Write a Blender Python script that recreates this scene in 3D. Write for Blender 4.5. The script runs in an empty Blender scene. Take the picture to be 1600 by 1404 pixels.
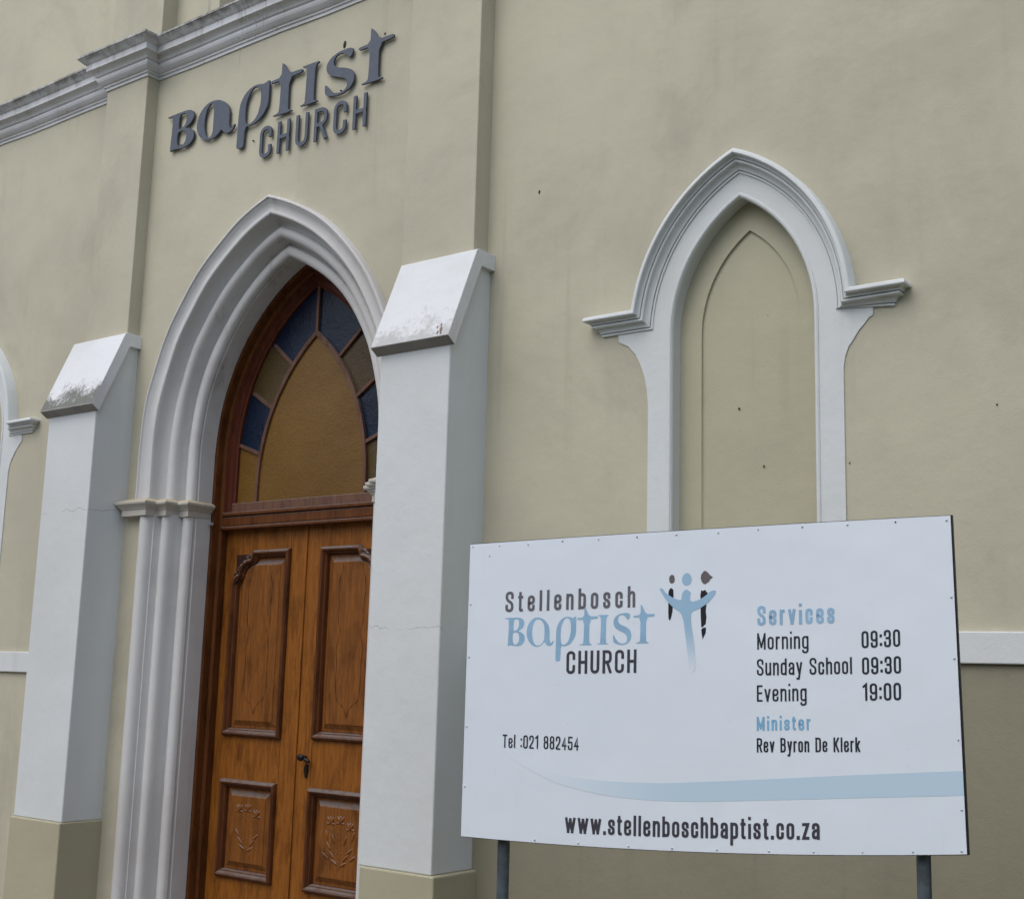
import bpy, bmesh, math, random
from mathutils import Vector, Matrix
R = math.radians
random.seed(7)
S = bpy.context.scene

# ------------------------------------------------------------------ camera
cam = bpy.data.cameras.new('camera')
cam.sensor_fit = 'HORIZONTAL'; cam.sensor_width = 36.0
cam.lens = 36.0 * 2012.0 / 1600.0
cam.clip_start = 0.05; cam.clip_end = 1000
camo = bpy.data.objects.new('camera', cam); S.collection.objects.link(camo)
yaw, pit, rol = R(37.17), R(9.884), R(-1.577)
M = Matrix.Rotation(yaw, 3, 'Z') @ Matrix.Rotation(pit, 3, 'X') @ Matrix.Rotation(rol, 3, 'Y')
right, fwd, up = M.col[0], M.col[1], M.col[2]
camo.matrix_world = Matrix(((right.x, up.x, -fwd.x, 0.0), (right.y, up.y, -fwd.y, -6.5),
                            (right.z, up.z, -fwd.z, 1.6), (0, 0, 0, 1)))
S.camera = camo
# ------------------------------------------------------------------ sky, sun, exposure
SUN_AZ, SUN_EL = R(192), R(56)
w = bpy.data.worlds.new('World'); S.world = w; w.use_nodes = True
nt = w.node_tree; nt.nodes.clear()
out = nt.nodes.new('ShaderNodeOutputWorld'); bg = nt.nodes.new('ShaderNodeBackground')
sky = nt.nodes.new('ShaderNodeTexSky'); sky.sky_type = 'NISHITA'; sky.sun_disc = False
sky.sun_elevation = SUN_EL; sky.sun_rotation = SUN_AZ
sky.air_density = 1.0; sky.dust_density = 2.5; sky.ozone_density = 1.0
hs = nt.nodes.new('ShaderNodeHueSaturation'); hs.inputs['Saturation'].default_value = 0.66
nt.links.new(sky.outputs[0], hs.inputs['Color']); nt.links.new(hs.outputs[0], bg.inputs[0])
bg.inputs[1].default_value = 0.15
nt.links.new(bg.outputs[0], out.inputs[0])
sun = bpy.data.lights.new('sun', 'SUN'); sun.energy = 0.55; sun.angle = R(60); sun.color = (1.0, 0.985, 0.96)
suno = bpy.data.objects.new('sun', sun); S.collection.objects.link(suno)
sd = Vector((math.sin(SUN_AZ) * math.cos(SUN_EL), math.cos(SUN_AZ) * math.cos(SUN_EL), math.sin(SUN_EL)))
suno.rotation_euler = sd.to_track_quat('Z', 'Y').to_euler(); suno.location = (-4, -12, 14)
S.view_settings.view_transform = 'Standard'; S.view_settings.look = 'None'
S.view_settings.exposure = 0.56; S.view_settings.gamma = 1.0; S.view_settings.use_curve_mapping = False

# ------------------------------------------------------------------ materials
class MB:
    """small node builder"""
    def __init__(s, name, rough=0.6, spec=0.4):
        s.m = bpy.data.materials.new(name); s.m.use_nodes = True
        s.t = s.m.node_tree; s.n = s.t.nodes; s.n.clear()
        s.o = s.n.new('ShaderNodeOutputMaterial'); s.b = s.n.new('ShaderNodeBsdfPrincipled')
        s.t.links.new(s.b.outputs[0], s.o.inputs[0])
        s.b.inputs['Roughness'].default_value = rough
        s.b.inputs['Specular IOR Level'].default_value = spec
        tc = s.n.new('ShaderNodeTexCoord'); s.co = tc.outputs['Object']
        g = s.n.new('ShaderNodeNewGeometry'); s.pos = g.outputs['Position']; s.nor = g.outputs['Normal']
        s.bumps = []
    def L(s, a, b): s.t.links.new(a, b)
    def mp(s, scale, src=None, rot=(0, 0, 0)):
        m = s.n.new('ShaderNodeMapping'); m.inputs['Scale'].default_value = scale; m.inputs['Rotation'].default_value = rot
        s.L(src or s.pos, m.inputs[0]); return m.outputs[0]
    def noise(s, scale, vec=None, detail=5, rough=0.55, dist=0.0):
        n = s.n.new('ShaderNodeTexNoise'); n.inputs['Scale'].default_value = scale
        n.inputs['Detail'].default_value = detail; n.inputs['Roughness'].default_value = rough
        n.inputs['Distortion'].default_value = dist
        s.L(vec or s.pos, n.inputs['Vector']); return n.outputs['Fac']
    def rng(s, v, a, b, c=0.0, d=1.0, smooth=True):
        r = s.n.new('ShaderNodeMapRange'); r.interpolation_type = 'SMOOTHSTEP' if smooth else 'LINEAR'
        for i, x in enumerate((a, b, c, d)): r.inputs[i + 1].default_value = x
        s.L(v, r.inputs[0]); return r.outputs[0]
    def math(s, op, a, b=None):
        m = s.n.new('ShaderNodeMath'); m.operation = op
        for i, x in enumerate((a, b)):
            if x is None: continue
            if isinstance(x, (int, float)): m.inputs[i].default_value = x
            else: s.L(x, m.inputs[i])
        return m.outputs[0]
    def mix(s, f, a, b, mode='MIX'):
        m = s.n.new('ShaderNodeMix'); m.data_type = 'RGBA'; m.blend_type = mode
        for i, x in ((0, f), (6, a), (7, b)):
            if isinstance(x, (int, float)): m.inputs[i].default_value = x
            elif isinstance(x, tuple): m.inputs[i].default_value = (*x[:3], 1)
            else: s.L(x, m.inputs[i])
        return m.outputs[2]
    def xyz(s, src=None):
        x = s.n.new('ShaderNodeSeparateXYZ'); s.L(src or s.pos, x.inputs[0]); return x.outputs
    def bump(s, h, strength=0.2, dist=0.01):
        b = s.n.new('ShaderNodeBump'); b.inputs['Strength'].default_value = strength; b.inputs['Distance'].default_value = dist
        s.L(h, b.inputs['Height'])
        if s.bumps: s.L(s.bumps[-1], b.inputs['Normal'])
        s.bumps.append(b.outputs[0]); return s
    def done(s, col, rough=None):
        if isinstance(col, tuple): s.b.inputs['Base Color'].default_value = (*col, 1)
        else: s.L(col, s.b.inputs['Base Color'])
        if rough is not None: s.L(rough, s.b.inputs['Roughness'])
        if s.bumps: s.L(s.bumps[-1], s.b.inputs['Normal'])
        return s.m

def plaster(name, base, base2, streak_col, speck=0.0, crack=None, mould=None, streak=0.35, blot=0.35, top_run=True):
    m = MB(name, 0.75, 0.25)
    big = m.noise(0.55, detail=6, rough=0.6)
    c = m.mix(m.rng(big, 0.38, 0.70, 0.0, 0.8), base, base2)
    md = m.noise(2.3, detail=6, rough=0.65)
    c = m.mix(m.math('MULTIPLY', m.rng(md, 0.5, 0.75), blot), c, base2)
    # rain streaks
    st = m.noise(1.0, m.mp((7.0, 7.0, 0.35)), detail=6, rough=0.62)
    env = m.noise(0.7, detail=3)
    f = m.math('MULTIPLY', m.rng(st, 0.54, 0.78), m.math('MULTIPLY', m.rng(env, 0.38, 0.62), streak))
    c = m.mix(f, c, streak_col)
    if top_run:   # dirty runs below the cornice: thin, fading downwards
        z = m.xyz()[2]
        th = m.noise(1.0, m.mp((9.0, 9.0, 0.22)), detail=6, rough=0.72, dist=0.35)
        fall = m.math('MULTIPLY', m.rng(z, 5.0, 6.6, 0.0, 0.75), m.rng(m.noise(1.1, detail=3), 0.42, 0.6))
        c = m.mix(m.math('MULTIPLY', m.rng(th, 0.62, 0.72), fall), c, tuple(x * 0.42 for x in base))
    if top_run:
        pt = m.noise(0.42, m.mp((1, 1, 0.8)), detail=8, rough=0.68, dist=0.8)
        c = m.mix(m.rng(pt, 0.50, 0.64, 0.0, 0.40), c, tuple(x * 0.80 for x in base2))
    if speck:
        sp = m.noise(46.0, detail=3, rough=0.5)
        sp2 = m.noise(2.1, detail=2)
        c = m.mix(m.math('MULTIPLY', m.math('MULTIPLY', m.rng(sp, 0.74, 0.80), m.rng(sp2, 0.5, 0.6)), speck), c, tuple(x * 0.25 for x in base))
    if crack is not None:
        z = m.xyz()[2]
        for zc in crack:
            nn = m.noise(3.2, m.mp((1, 1, 0.4)), detail=5, rough=0.6)
            d = m.math('ABSOLUTE', m.math('SUBTRACT', m.math('ADD', z, m.math('MULTIPLY', nn, 0.26)), zc + 0.13))
            mask = m.rng(d, 0.0008, 0.0026, 1.0, 0.0)
            gap = m.rng(m.noise(4.0, detail=2), 0.38, 0.5)
            c = m.mix(m.math('MULTIPLY', m.math('MULTIPLY', mask, gap), 0.75), c, (0.20, 0.17, 0.13))
    if mould:
        z0, z1, amt, col = mould
        z = m.xyz()[2]
        n1 = m.noise(6.5, detail=9, rough=0.75)
        n2 = m.noise(40.0, detail=5, rough=0.7)
        e = m.math('ADD', m.rng(z, z0, z1, 0.36, -0.26, False), m.math('ADD', m.math('MULTIPLY', n1, 0.9), m.math('MULTIPLY', n2, 0.5)))
        f = m.math('MULTIPLY', m.rng(e, 0.78, 1.00, 0.0, amt), m.rng(m.xyz(m.nor)[2], 0.12, 0.3, 0.15, 1.0))
        c = m.mix(f, c, col)
    m.bump(m.noise(110.0, detail=4, rough=0.65), 0.30, 0.004)
    m.bump(m.noise(11.0, detail=5, rough=0.55), 0.20, 0.012)
    m.bump(m.noise(2.4, detail=3, rough=0.5), 0.30, 0.03)
    return m.done(c, m.rng(md, 0.3, 0.7, 0.62, 0.85))

CREAM = (0.496, 0.467, 0.352); CREAM2 = (0.41, 0.386, 0.296)
mat_cream = plaster('cream_render', CREAM, CREAM2, (0.30, 0.285, 0.21), speck=0.8)
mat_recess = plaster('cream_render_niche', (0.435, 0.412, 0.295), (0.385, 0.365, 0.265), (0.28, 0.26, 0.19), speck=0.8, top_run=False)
mat_plinth = plaster('cream_plinth', (0.40, 0.375, 0.26), (0.35, 0.325, 0.225), (0.24, 0.22, 0.15), speck=0.9, streak=0.6, top_run=False)
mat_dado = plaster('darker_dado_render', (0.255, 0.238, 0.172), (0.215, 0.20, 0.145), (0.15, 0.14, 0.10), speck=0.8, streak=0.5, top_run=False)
WHITE = (0.615, 0.645, 0.645); WHITE2 = (0.565, 0.585, 0.57)
mat_white = plaster('white_trim_paint', WHITE, WHITE2, (0.44, 0.43, 0.40), streak=0.35, top_run=False)
mat_white_l = plaster('white_buttress_left', WHITE, WHITE2, (0.45, 0.44, 0.42), crack=(2.80,), streak=0.3, top_run=False)
mat_white_r = plaster('white_buttress_right', WHITE, WHITE2, (0.45, 0.44, 0.42), crack=(1.87,), streak=0.3, top_run=False)
mat_arch = plaster('white_arch_paint', (0.59, 0.592, 0.58), (0.48, 0.465, 0.445), (0.28, 0.25, 0.22), streak=1.0, blot=0.6, top_run=False)
mat_cap_l = plaster('cap_paint_mouldy', (0.69, 0.705, 0.715), WHITE2, (0.40, 0.39, 0.37), mould=(3.66, 4.12, 0.92, (0.12, 0.125, 0.10)), streak=0.2, top_run=False)
mat_cap_r = plaster('cap_paint', (0.69, 0.705, 0.715), WHITE2, (0.40, 0.39, 0.37), mould=(3.66, 4.16, 0.50, (0.26, 0.25, 0.225)), streak=0.2, top_run=False)
mat_capital = plaster('capital_paint', (0.50, 0.475, 0.42), (0.42, 0.40, 0.36), (0.25, 0.22, 0.17), streak=0.8, top_run=False)
mat_capital_top = plaster('capital_top_worn', (0.46, 0.40, 0.28), (0.36, 0.31, 0.22), (0.18, 0.15, 0.10), streak=0.5, top_run=False)

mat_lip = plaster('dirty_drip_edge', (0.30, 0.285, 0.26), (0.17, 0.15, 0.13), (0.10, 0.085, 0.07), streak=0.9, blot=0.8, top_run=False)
def cornice_mat():
    m = MB('cornice_weathered', 0.8, 0.2)
    c = m.mix(m.rng(m.noise(1.2, detail=5), 0.35, 0.65), (0.66, 0.67, 0.68), (0.54, 0.54, 0.535))
    z = m.xyz()[2]
    st = m.noise(1.0, m.mp((11.0, 11.0, 1.0)), detail=7, rough=0.72)
    st2 = m.noise(1.0, m.mp((42.0, 42.0, 1.6)), detail=5, rough=0.7)
    topz = m.rng(z, 6.60, 6.93, 0.0, 0.22)
    f = m.rng(m.math('ADD', st, topz), 0.60, 0.90, 0.0, 0.62)
    c = m.mix(f, c, (0.17, 0.155, 0.135))
    f2 = m.math('MULTIPLY', m.rng(st2, 0.60, 0.70), m.rng(m.noise(1.6, detail=3), 0.48, 0.62))
    c = m.mix(f2, c, (0.05, 0.045, 0.04))
    # soot on the upper lip
    lip = m.math('MULTIPLY', m.rng(z, 6.835, 6.865), m.rng(m.noise(5.0, detail=7, rough=0.75), 0.38, 0.62, 0.15, 0.85))
    c = m.mix(lip, c, (0.15, 0.14, 0.125))
    m.bump(m.noise(60.0, detail=5), 0.3, 0.006); m.bump(m.noise(6.0, detail=3), 0.25, 0.02)
    return m.done(c)
mat_cornice = cornice_mat()

def wood(name, a, b, dark, dusty=True, horiz=False, wear=0.5):
    m = MB(name, 0.55, 0.16)
    sc = (0.9, 9.0, 9.0) if horiz else (9.0, 9.0, 0.9)
    g = m.noise(4.0, m.mp(sc), detail=8, rough=0.68, dist=0.6)
    c = m.mix(m.rng(g, 0.32, 0.70), a, b)
    g2 = m.noise(9.0, m.mp((sc[0] * 2.4, sc[1] * 2.4, sc[2])), detail=6, rough=0.7)
    c = m.mix(m.rng(g2, 0.58, 0.74, 0.0, wear), c, dark)
    bl = m.noise(3.0, m.mp((2.6, 2.6, 0.9)), detail=7, rough=0.7)
    c = m.mix(m.rng(bl, 0.46, 0.70, 0.0, 0.8), c, tuple(x * 0.55 for x in b))
    if dusty:
        nz = m.xyz(m.nor)[2]
        du = m.math('MULTIPLY', m.rng(nz, 0.18, 0.5), m.rng(m.noise(14.0, detail=4), 0.30, 0.6, 0.45, 0.85))
        c = m.mix(du, c, (0.17, 0.15, 0.14))
    m.bump(g2, 0.25, 0.004); m.bump(bl, 0.1, 0.006)
    return m.done(c, m.rng(g, 0.3, 0.7, 0.38, 0.62))
mat_wood = wood('door_wood', (0.285, 0.105, 0.016), (0.17, 0.056, 0.009), (0.07, 0.022, 0.008))
mat_panel = wood('door_panel_wood', (0.235, 0.088, 0.018), (0.145, 0.050, 0.011), (0.04, 0.015, 0.007), wear=0.85)
mat_mould = wood('door_moulding_wood', (0.13, 0.046, 0.014), (0.075, 0.025, 0.009), (0.03, 0.011, 0.006))
mat_frame = wood('door_frame_wood', (0.135, 0.047, 0.012), (0.08, 0.025, 0.007), (0.045, 0.014, 0.007))  # base colour lowered to carry the shade in the arch head
mat_redframe = wood('fanlight_frame_wood', (0.115, 0.030, 0.013), (0.07, 0.017, 0.009), (0.03, 0.009, 0.006))
mat_bar = wood('glazing_bar_wood', (0.16, 0.085, 0.055), (0.11, 0.055, 0.038), (0.05, 0.025, 0.02))
mat_carve = wood('carving_dark_wood', (0.05, 0.022, 0.014), (0.03, 0.013, 0.009), (0.015, 0.008, 0.006))
mat_groove = wood('carved_groove', (0.06, 0.018, 0.008), (0.035, 0.011, 0.006), (0.02, 0.008, 0.005), dusty=False)

def glass(name, a, b, rough=0.22):
    m = MB(name, rough, 0.22)
    n = m.noise(1.1, m.mp((1, 1, 1.2)), detail=2, rough=0.5)
    c = m.mix(m.rng(n, 0.25, 0.75), a, tuple(x * 0.8 for x in b))
    c = m.mix(m.rng(m.noise(38.0, detail=5, rough=0.7), 0.45, 0.75, 0.0, 0.35), c, tuple(x * 0.5 for x in b))
    m.bump(m.noise(70.0, detail=3), 0.7, 0.005); m.bump(m.noise(6.0, detail=3), 0.3, 0.02)
    return m.done(c)
mat_amber = glass('amber_glass', (0.17, 0.090, 0.018), (0.135, 0.068, 0.013), 0.3)
mat_olive = glass('olive_amber_glass', (0.085, 0.058, 0.020), (0.065, 0.04, 0.015), 0.3)
mat_blue = glass('blue_glass', (0.009, 0.018, 0.042), (0.006, 0.010, 0.022), 0.2)
mat_dark = glass('dark_window_glass', (0.012, 0.012, 0.013), (0.02, 0.02, 0.022), 0.1)

def metal(name, col, rough, met=0.7, var=0.3):
    m = MB(name, rough, 0.5); m.b.inputs['Metallic'].default_value = met
    n = m.noise(18.0, detail=6, rough=0.65)
    c = m.mix(m.rng(n, 0.35, 0.7), col, tuple(x * (1 - var) for x in col))
    m.bump(n, 0.1, 0.002); return m.done(c)
mat_letter = metal('slate_blue_letter_paint', (0.058, 0.072, 0.098), 0.45, 0.0, 0.22)
mat_galv = metal('galvanised_steel', (0.13, 0.16, 0.18), 0.55, 0.55, 0.45)
mat_blackmetal = metal('black_iron', (0.015, 0.014, 0.014), 0.4, 0.6, 0.3)
mat_darkframe = metal('dark_steel_frame', (0.018, 0.018, 0.02), 0.5, 0.3, 0.3)
mat_screw = metal('zinc_screw', (0.55, 0.58, 0.62), 0.4, 0.3, 0.3)
def sheet_mat():
    m = MB('white_sign_sheet', 0.42, 0.4)
    c = m.mix(m.rng(m.noise(1.1, detail=4), 0.3, 0.7), (0.775, 0.84, 0.91), (0.745, 0.815, 0.89))
    d = m.noise(7.0, m.mp((1, 1, .35)), detail=6, rough=0.7)
    c = m.mix(m.rng(d, 0.60, 0.82, 0, 0.22), c, (0.40, 0.40, 0.40))
    sp = m.noise(75.0, detail=2)
    c = m.mix(m.rng(sp, 0.775, 0.80, 0, 0.5), c, (0.2, 0.2, 0.2))
    m.bump(m.noise(2.6, detail=2), 0.35, 0.02); m.bump(m.noise(9.0, detail=2), 0.12, 0.01)
    return m.done(c)
mat_sheet = sheet_mat()
def flat(name, col, rough=0.5, var=0.15):
    m = MB(name, rough, 0.35)
    c = m.mix(m.rng(m.noise(14.0, detail=4), 0.35, 0.7), col, tuple(min(1, x * (1 + var)) for x in col))
    return m.done(c)
mat_tgrey = flat('print_grey', (0.125, 0.120, 0.135))
mat_tdark = flat('print_charcoal', (0.050, 0.048, 0.062))
mat_tink = flat('print_ink', (0.022, 0.026, 0.036))
mat_tblue = flat('print_blue', (0.20, 0.42, 0.62))
mat_tblue2 = flat('print_steel_blue', (0.27, 0.45, 0.62))
mat_tblack = flat('print_black', (0.012, 0.012, 0.018))
mat_tbrown = flat('print_warm_grey', (0.13, 0.115, 0.12))
def fade_print(name, col, axis, a, b):
    # printed colour that fades out along the board (flat print)
    m = MB(name, 0.4, 0.4)
    v = m.xyz(m.co)[axis]
    return m.done(m.mix(m.rng(v, a, b), (0.765, 0.833, 0.905), col))

def paving():
    m = MB('concrete_paving', 0.85, 0.2)
    br = m.n.new('ShaderNodeTexBrick'); m.L(m.mp((1, 1, 1)), br.inputs[0])
    br.inputs['Scale'].default_value = 1.6; br.inputs['Mortar Size'].default_value = 0.008
    br.inputs['Color1'].default_value = (0.24, 0.22, 0.20, 1); br.inputs['Color2'].default_value = (0.19, 0.18, 0.165, 1)
    br.inputs['Mortar'].default_value = (0.08, 0.075, 0.07, 1)
    c = m.mix(m.rng(m.noise(3.0, detail=7), 0.4, 0.7, 0, 0.5), br.outputs[0], (0.13, 0.125, 0.11))
    m.bump(m.noise(50.0, detail=5), 0.3, 0.01); return m.done(c)
mat_paving = paving()
def simple_ground(name, a, b, sc):
    m = MB(name, 0.9, 0.2)
    c = m.mix(m.rng(m.noise(sc, detail=8, rough=0.7), 0.35, 0.65), a, b)
    m.bump(m.noise(sc * 9, detail=6), 0.4, 0.02); return m.done(c)
mat_asphalt = simple_ground('asphalt', (0.05, 0.05, 0.052), (0.038, 0.038, 0.04), 5.0)
mat_earth = simple_ground('dry_grass_ground', (0.10, 0.11, 0.05), (0.15, 0.13, 0.08), 0.6)
mat_kerb = simple_ground('kerb_concrete', (0.30, 0.29, 0.27), (0.22, 0.21, 0.20), 3.0)
mat_line = simple_ground('road_paint', (0.7, 0.7, 0.68), (0.55, 0.55, 0.53), 9.0)
mat_roof = simple_ground('roof_sheet', (0.12, 0.11, 0.11), (0.09, 0.085, 0.085), 2.0)

# ------------------------------------------------------------------ mesh helpers
def link(name, me, mat, parent=None, smooth=False):
    o = bpy.data.objects.new(name, me); S.collection.objects.link(o)
    if mat is not None:
        me.materials.clear()
        for k in (mat if isinstance(mat, (list, tuple)) else (mat,)): me.materials.append(k)
    if smooth:
        for p in me.polygons: p.use_smooth = True
    if parent is not None: o.parent = parent
    return o
def mesh(name, vs, fs, mat, parent=None, smooth=False, weld=False, bevel=0):
    me = bpy.data.meshes.new(name)
    bm = bmesh.new()
    bv = [bm.verts.new(v) for v in vs]
    for f in fs:
        try: bm.faces.new([bv[i] for i in f])
        except ValueError: pass
    if weld: bmesh.ops.remove_doubles(bm, verts=bm.verts, dist=1e-5)
    bmesh.ops.recalc_face_normals(bm, faces=bm.faces)
    bm.to_mesh(me); bm.free()
    o = link(name, me, mat, parent, smooth)
    if bevel:
        b = o.modifiers.new('bevel', 'BEVEL'); b.width = bevel; b.segments = 2; b.limit_method = 'ANGLE'; b.angle_limit = R(35)
    return o
def box(name, x0, x1, y0, y1, z0, z1, mat, parent=None, bevel=0):
    vs = [(x, y, z) for x in (x0, x1) for y in (y0, y1) for z in (z0, z1)]
    fs = [(0, 1, 3, 2), (4, 6, 7, 5), (0, 4, 5, 1), (2, 3, 7, 6), (0, 2, 6, 4), (1, 5, 7, 3)]
    return mesh(name, vs, fs, mat, parent, bevel=bevel)
def empty(name, loc, label=None, cat=None, group=None):
    o = bpy.data.objects.new(name, None); S.collection.objects.link(o); o.location = loc
    o.empty_display_size = 0.3
    if label: o['label'] = label
    if cat: o['category'] = cat
    if group: o['group'] = group
    return o
def plate_mesh(name, loops, y0, y1):
    """filled outline in the x-z plane (first loop outer, the rest holes) with thickness from y0 to y1"""
    cu = bpy.data.curves.new(name, 'CURVE'); cu.dimensions = '2D'; cu.fill_mode = 'BOTH'; cu.extrude = (y1 - y0) / 2
    for lp in loops:
        sp = cu.splines.new('POLY'); sp.points.add(len(lp) - 1)
        for i, (x, z) in enumerate(lp): sp.points[i].co = (x, z, 0, 1)
        sp.use_cyclic_u = True
    tmp = bpy.data.objects.new('tmp', cu); S.collection.objects.link(tmp)
    dg = bpy.context.evaluated_depsgraph_get(); dg.update()
    me = bpy.data.meshes.new_from_object(tmp.evaluated_get(dg))
    bpy.data.objects.remove(tmp); bpy.data.curves.remove(cu)
    ym = (y0 + y1) / 2
    for v in me.vertices: v.co = (v.co.x, ym - v.co.z, v.co.y)
    me.name = name
    return me
def plate(name, loops, y0, y1, mat, parent=None, bevel=0):
    o = link(name, plate_mesh(name, loops, y0, y1), mat, parent)
    if bevel:
        bm = bmesh.new(); bm.from_mesh(o.data); bmesh.ops.remove_doubles(bm, verts=bm.verts, dist=1e-5)
        bmesh.ops.recalc_face_normals(bm, faces=bm.faces); bm.to_mesh(o.data); bm.free()
        b = o.modifiers.new('bevel', 'BEVEL'); b.width = bevel; b.segments = 2; b.limit_method = 'ANGLE'; b.angle_limit = R(50)
    return o
def rect(x0, x1, z0, z1): return [(x0, z0), (x1, z0), (x1, z1), (x0, z1)]

class Arch:
    """two-centred pointed arch: centre line cx, springing z0, half width a, apex height za"""
    def __init__(s, cx, z0, a, za):
        s.wr = 1.0; s.cx, s.z0, s.a = cx, z0, a; h = za - z0
        s.R = (a * a + h * h) / (2 * a); s.c = s.R - a
    def half(s, d, n=18, zs=None):
        """points (dx, z) from springing (or from height zs) to apex for the curve d inside the outer one"""
        r = s.R - d; z_ap = math.sqrt(max(r * r - s.c * s.c, 1e-6)); th1 = math.asin(z_ap / r); th0 = 0.0
        if zs is not None and zs > s.z0: th0 = math.asin(min(0.999, (zs - s.z0) / r))
        return [(r * math.cos(th0 + (th1 - th0) * i / n) - s.c, s.z0 + r * math.sin(th0 + (th1 - th0) * i / n)) for i in range(n + 1)]
    def loop(s, d, zb, n=18):
        h = s.half(d, n); h[-1] = (0.0, h[-1][1])
        L = [(s.cx - h[0][0], zb)] + [(s.cx - x, z) for x, z in h]
        Rr = [(s.cx + x * s.wr, z) for x, z in reversed(h[:-1])] + [(s.cx + h[0][0] * s.wr, zb)]
        return L + Rr      # open bottom, clockwise; closed by its use as polygon
def grid_faces(rows, cols, closed_rows=False):
    fs = []
    for i in range(rows - (0 if closed_rows else 1)):
        for j in range(cols - 1):
            a = (i % rows) * cols + j; b = ((i + 1) % rows) * cols + j
            fs.append((a, a + 1, b + 1, b))
    return fs
def arch_sweep(name, arc, prof, zb, mat, parent, n=22, smooth=True):
    cols = None; vs = []
    for d, y in prof:
        lp = arc.loop(d, zb, n); cols = len(lp)
        vs += [(x, y, z) for x, z in lp]
    if 'surround' in name:
        vs = [(x + .0035 * math.sin(z * 5.3 + y * 20) + .002 * math.sin(z * 13.1), y + .002 * math.sin(x * 9 + z * 7), z + .0035 * math.sin(x * 6.7 + 2)) for x, y, z in vs]
    o = mesh(name, vs, grid_faces(len(prof), cols), mat, parent)
    if smooth:
        for p in o.data.polygons: p.use_smooth = True
        o.data.set_sharp_from_angle(angle=R(32))
    return o
def jamb_sweep(name, arc, prof, z0, z1, mat, parent):
    for sgn in (-1, 1):
        vs, fs = [], []
        for d, y in prof:
            x = arc.cx + sgn * (arc.a - d) * (arc.wr if sgn > 0 else 1)
            vs += [(x, y, z0), (x, y, z1)]
        for i in range(len(prof) - 1):
            a = 2 * i; fs.append((a, a + 1, a + 3, a + 2))
        o = mesh(name, vs, fs, mat, parent)
        for p in o.data.polygons: p.use_smooth = True
        o.data.set_sharp_from_angle(angle=R(32))
def plan_sweep(name, path, prof, mat, parent=None, mats=None, split=None):
    """path in plan (x, y); prof = [(outset, z)]; outward is to the right of travel"""
    n = len(path); offs = []
    for i in range(n):
        def nrm(a, b):
            dx, dy = b[0] - a[0], b[1] - a[1]; l = math.hypot(dx, dy); return (dy / l, -dx / l)
        n1 = nrm(path[i - 1], path[i]) if i > 0 else None
        n2 = nrm(path[i], path[i + 1]) if i < n - 1 else None
        if n1 is None: m = n2
        elif n2 is None: m = n1
        else:
            sx, sy = n1[0] + n2[0], n1[1] + n2[1]; k = 2 / (sx * sx + sy * sy)
            m = (sx * k, sy * k)
        offs.append(m)
    vs = []
    for o_, z in prof:
        vs += [(path[i][0] + offs[i][0] * o_, path[i][1] + offs[i][1] * o_, z) for i in range(n)]
    fs = grid_faces(len(prof), n)
    # end caps
    fs.append(tuple(k * n for k in range(len(prof)))); fs.append(tuple(k * n + n - 1 for k in range(len(prof))))
    ob = mesh(name, vs, fs, mat, parent)
    return ob
def loop_sweep(name, loop, prof, mat, parent=None, fill_mat=None, alt=None, alt_from=0):
    """closed loop in x-z, counter-clockwise; prof = [(inset, y)]; last ring filled if fill_mat.
    alt: simpler outline of the same number of points used for the rings from alt_from on"""
    n = len(loop)
    def normals(lp):
        nr = []
        for i in range(n):
            a, b, c = lp[i - 1], lp[i], lp[(i + 1) % n]
            def nn(p, q):
                dx, dz = q[0] - p[0], q[1] - p[1]; l = math.hypot(dx, dz) or 1e-9; return (-dz / l, dx / l)
            n1, n2 = nn(a, b), nn(b, c); sx, sy = n1[0] + n2[0], n1[1] + n2[1]; k = 2 / max(0.9, sx * sx + sy * sy)
            nr.append((sx * k, sy * k))
        return nr
    vs = []; fs = []
    for r_i, (ins, y) in enumerate(prof):
        lp = alt if (alt and r_i >= alt_from) else loop; nr = normals(lp)
        vs += [(lp[i][0] + nr[i][0] * ins, y, lp[i][1] + nr[i][1] * ins) for i in range(n)]
    for j in range(len(prof) - 1):
        for i in range(n):
            a, b = j * n + i, j * n + (i + 1) % n
            fs.append((a, b, b + n, a + n))
    if fill_mat: fs.append(tuple((len(prof) - 1) * n + i for i in range(n)))
    return mesh(name, vs, fs, mat, parent)
def tube(name, pts, r, mat, parent=None, seg=14, cap=True):
    vs, fs = [], []
    for i, p in enumerate(pts):
        p = Vector(p); a = Vector(pts[max(0, i - 1)]); b = Vector(pts[min(len(pts) - 1, i + 1)]); t = (b - a).normalized()
        ref = Vector((0, 0, 1)) if abs(t.z) < 0.9 else Vector((1, 0, 0))
        u = t.cross(ref).normalized(); v = t.cross(u)
        rr = r[i] if isinstance(r, (list, tuple)) else r
        for k in range(seg):
            q = p + u * math.cos(2 * math.pi * k / seg) * rr + v * math.sin(2 * math.pi * k / seg) * rr; vs.append(tuple(q))
    for i in range(len(pts) - 1):
        for k in range(seg):
            a, b = i * seg + k, i * seg + (k + 1) % seg; fs.append((a, b, b + seg, a + seg))
    if cap: fs += [tuple(range(seg)), tuple(range((len(pts) - 1) * seg, len(pts) * seg))]
    o = mesh(name, vs, fs, mat, parent, smooth=True); o.data.set_sharp_from_angle(angle=R(45)); return o
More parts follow.
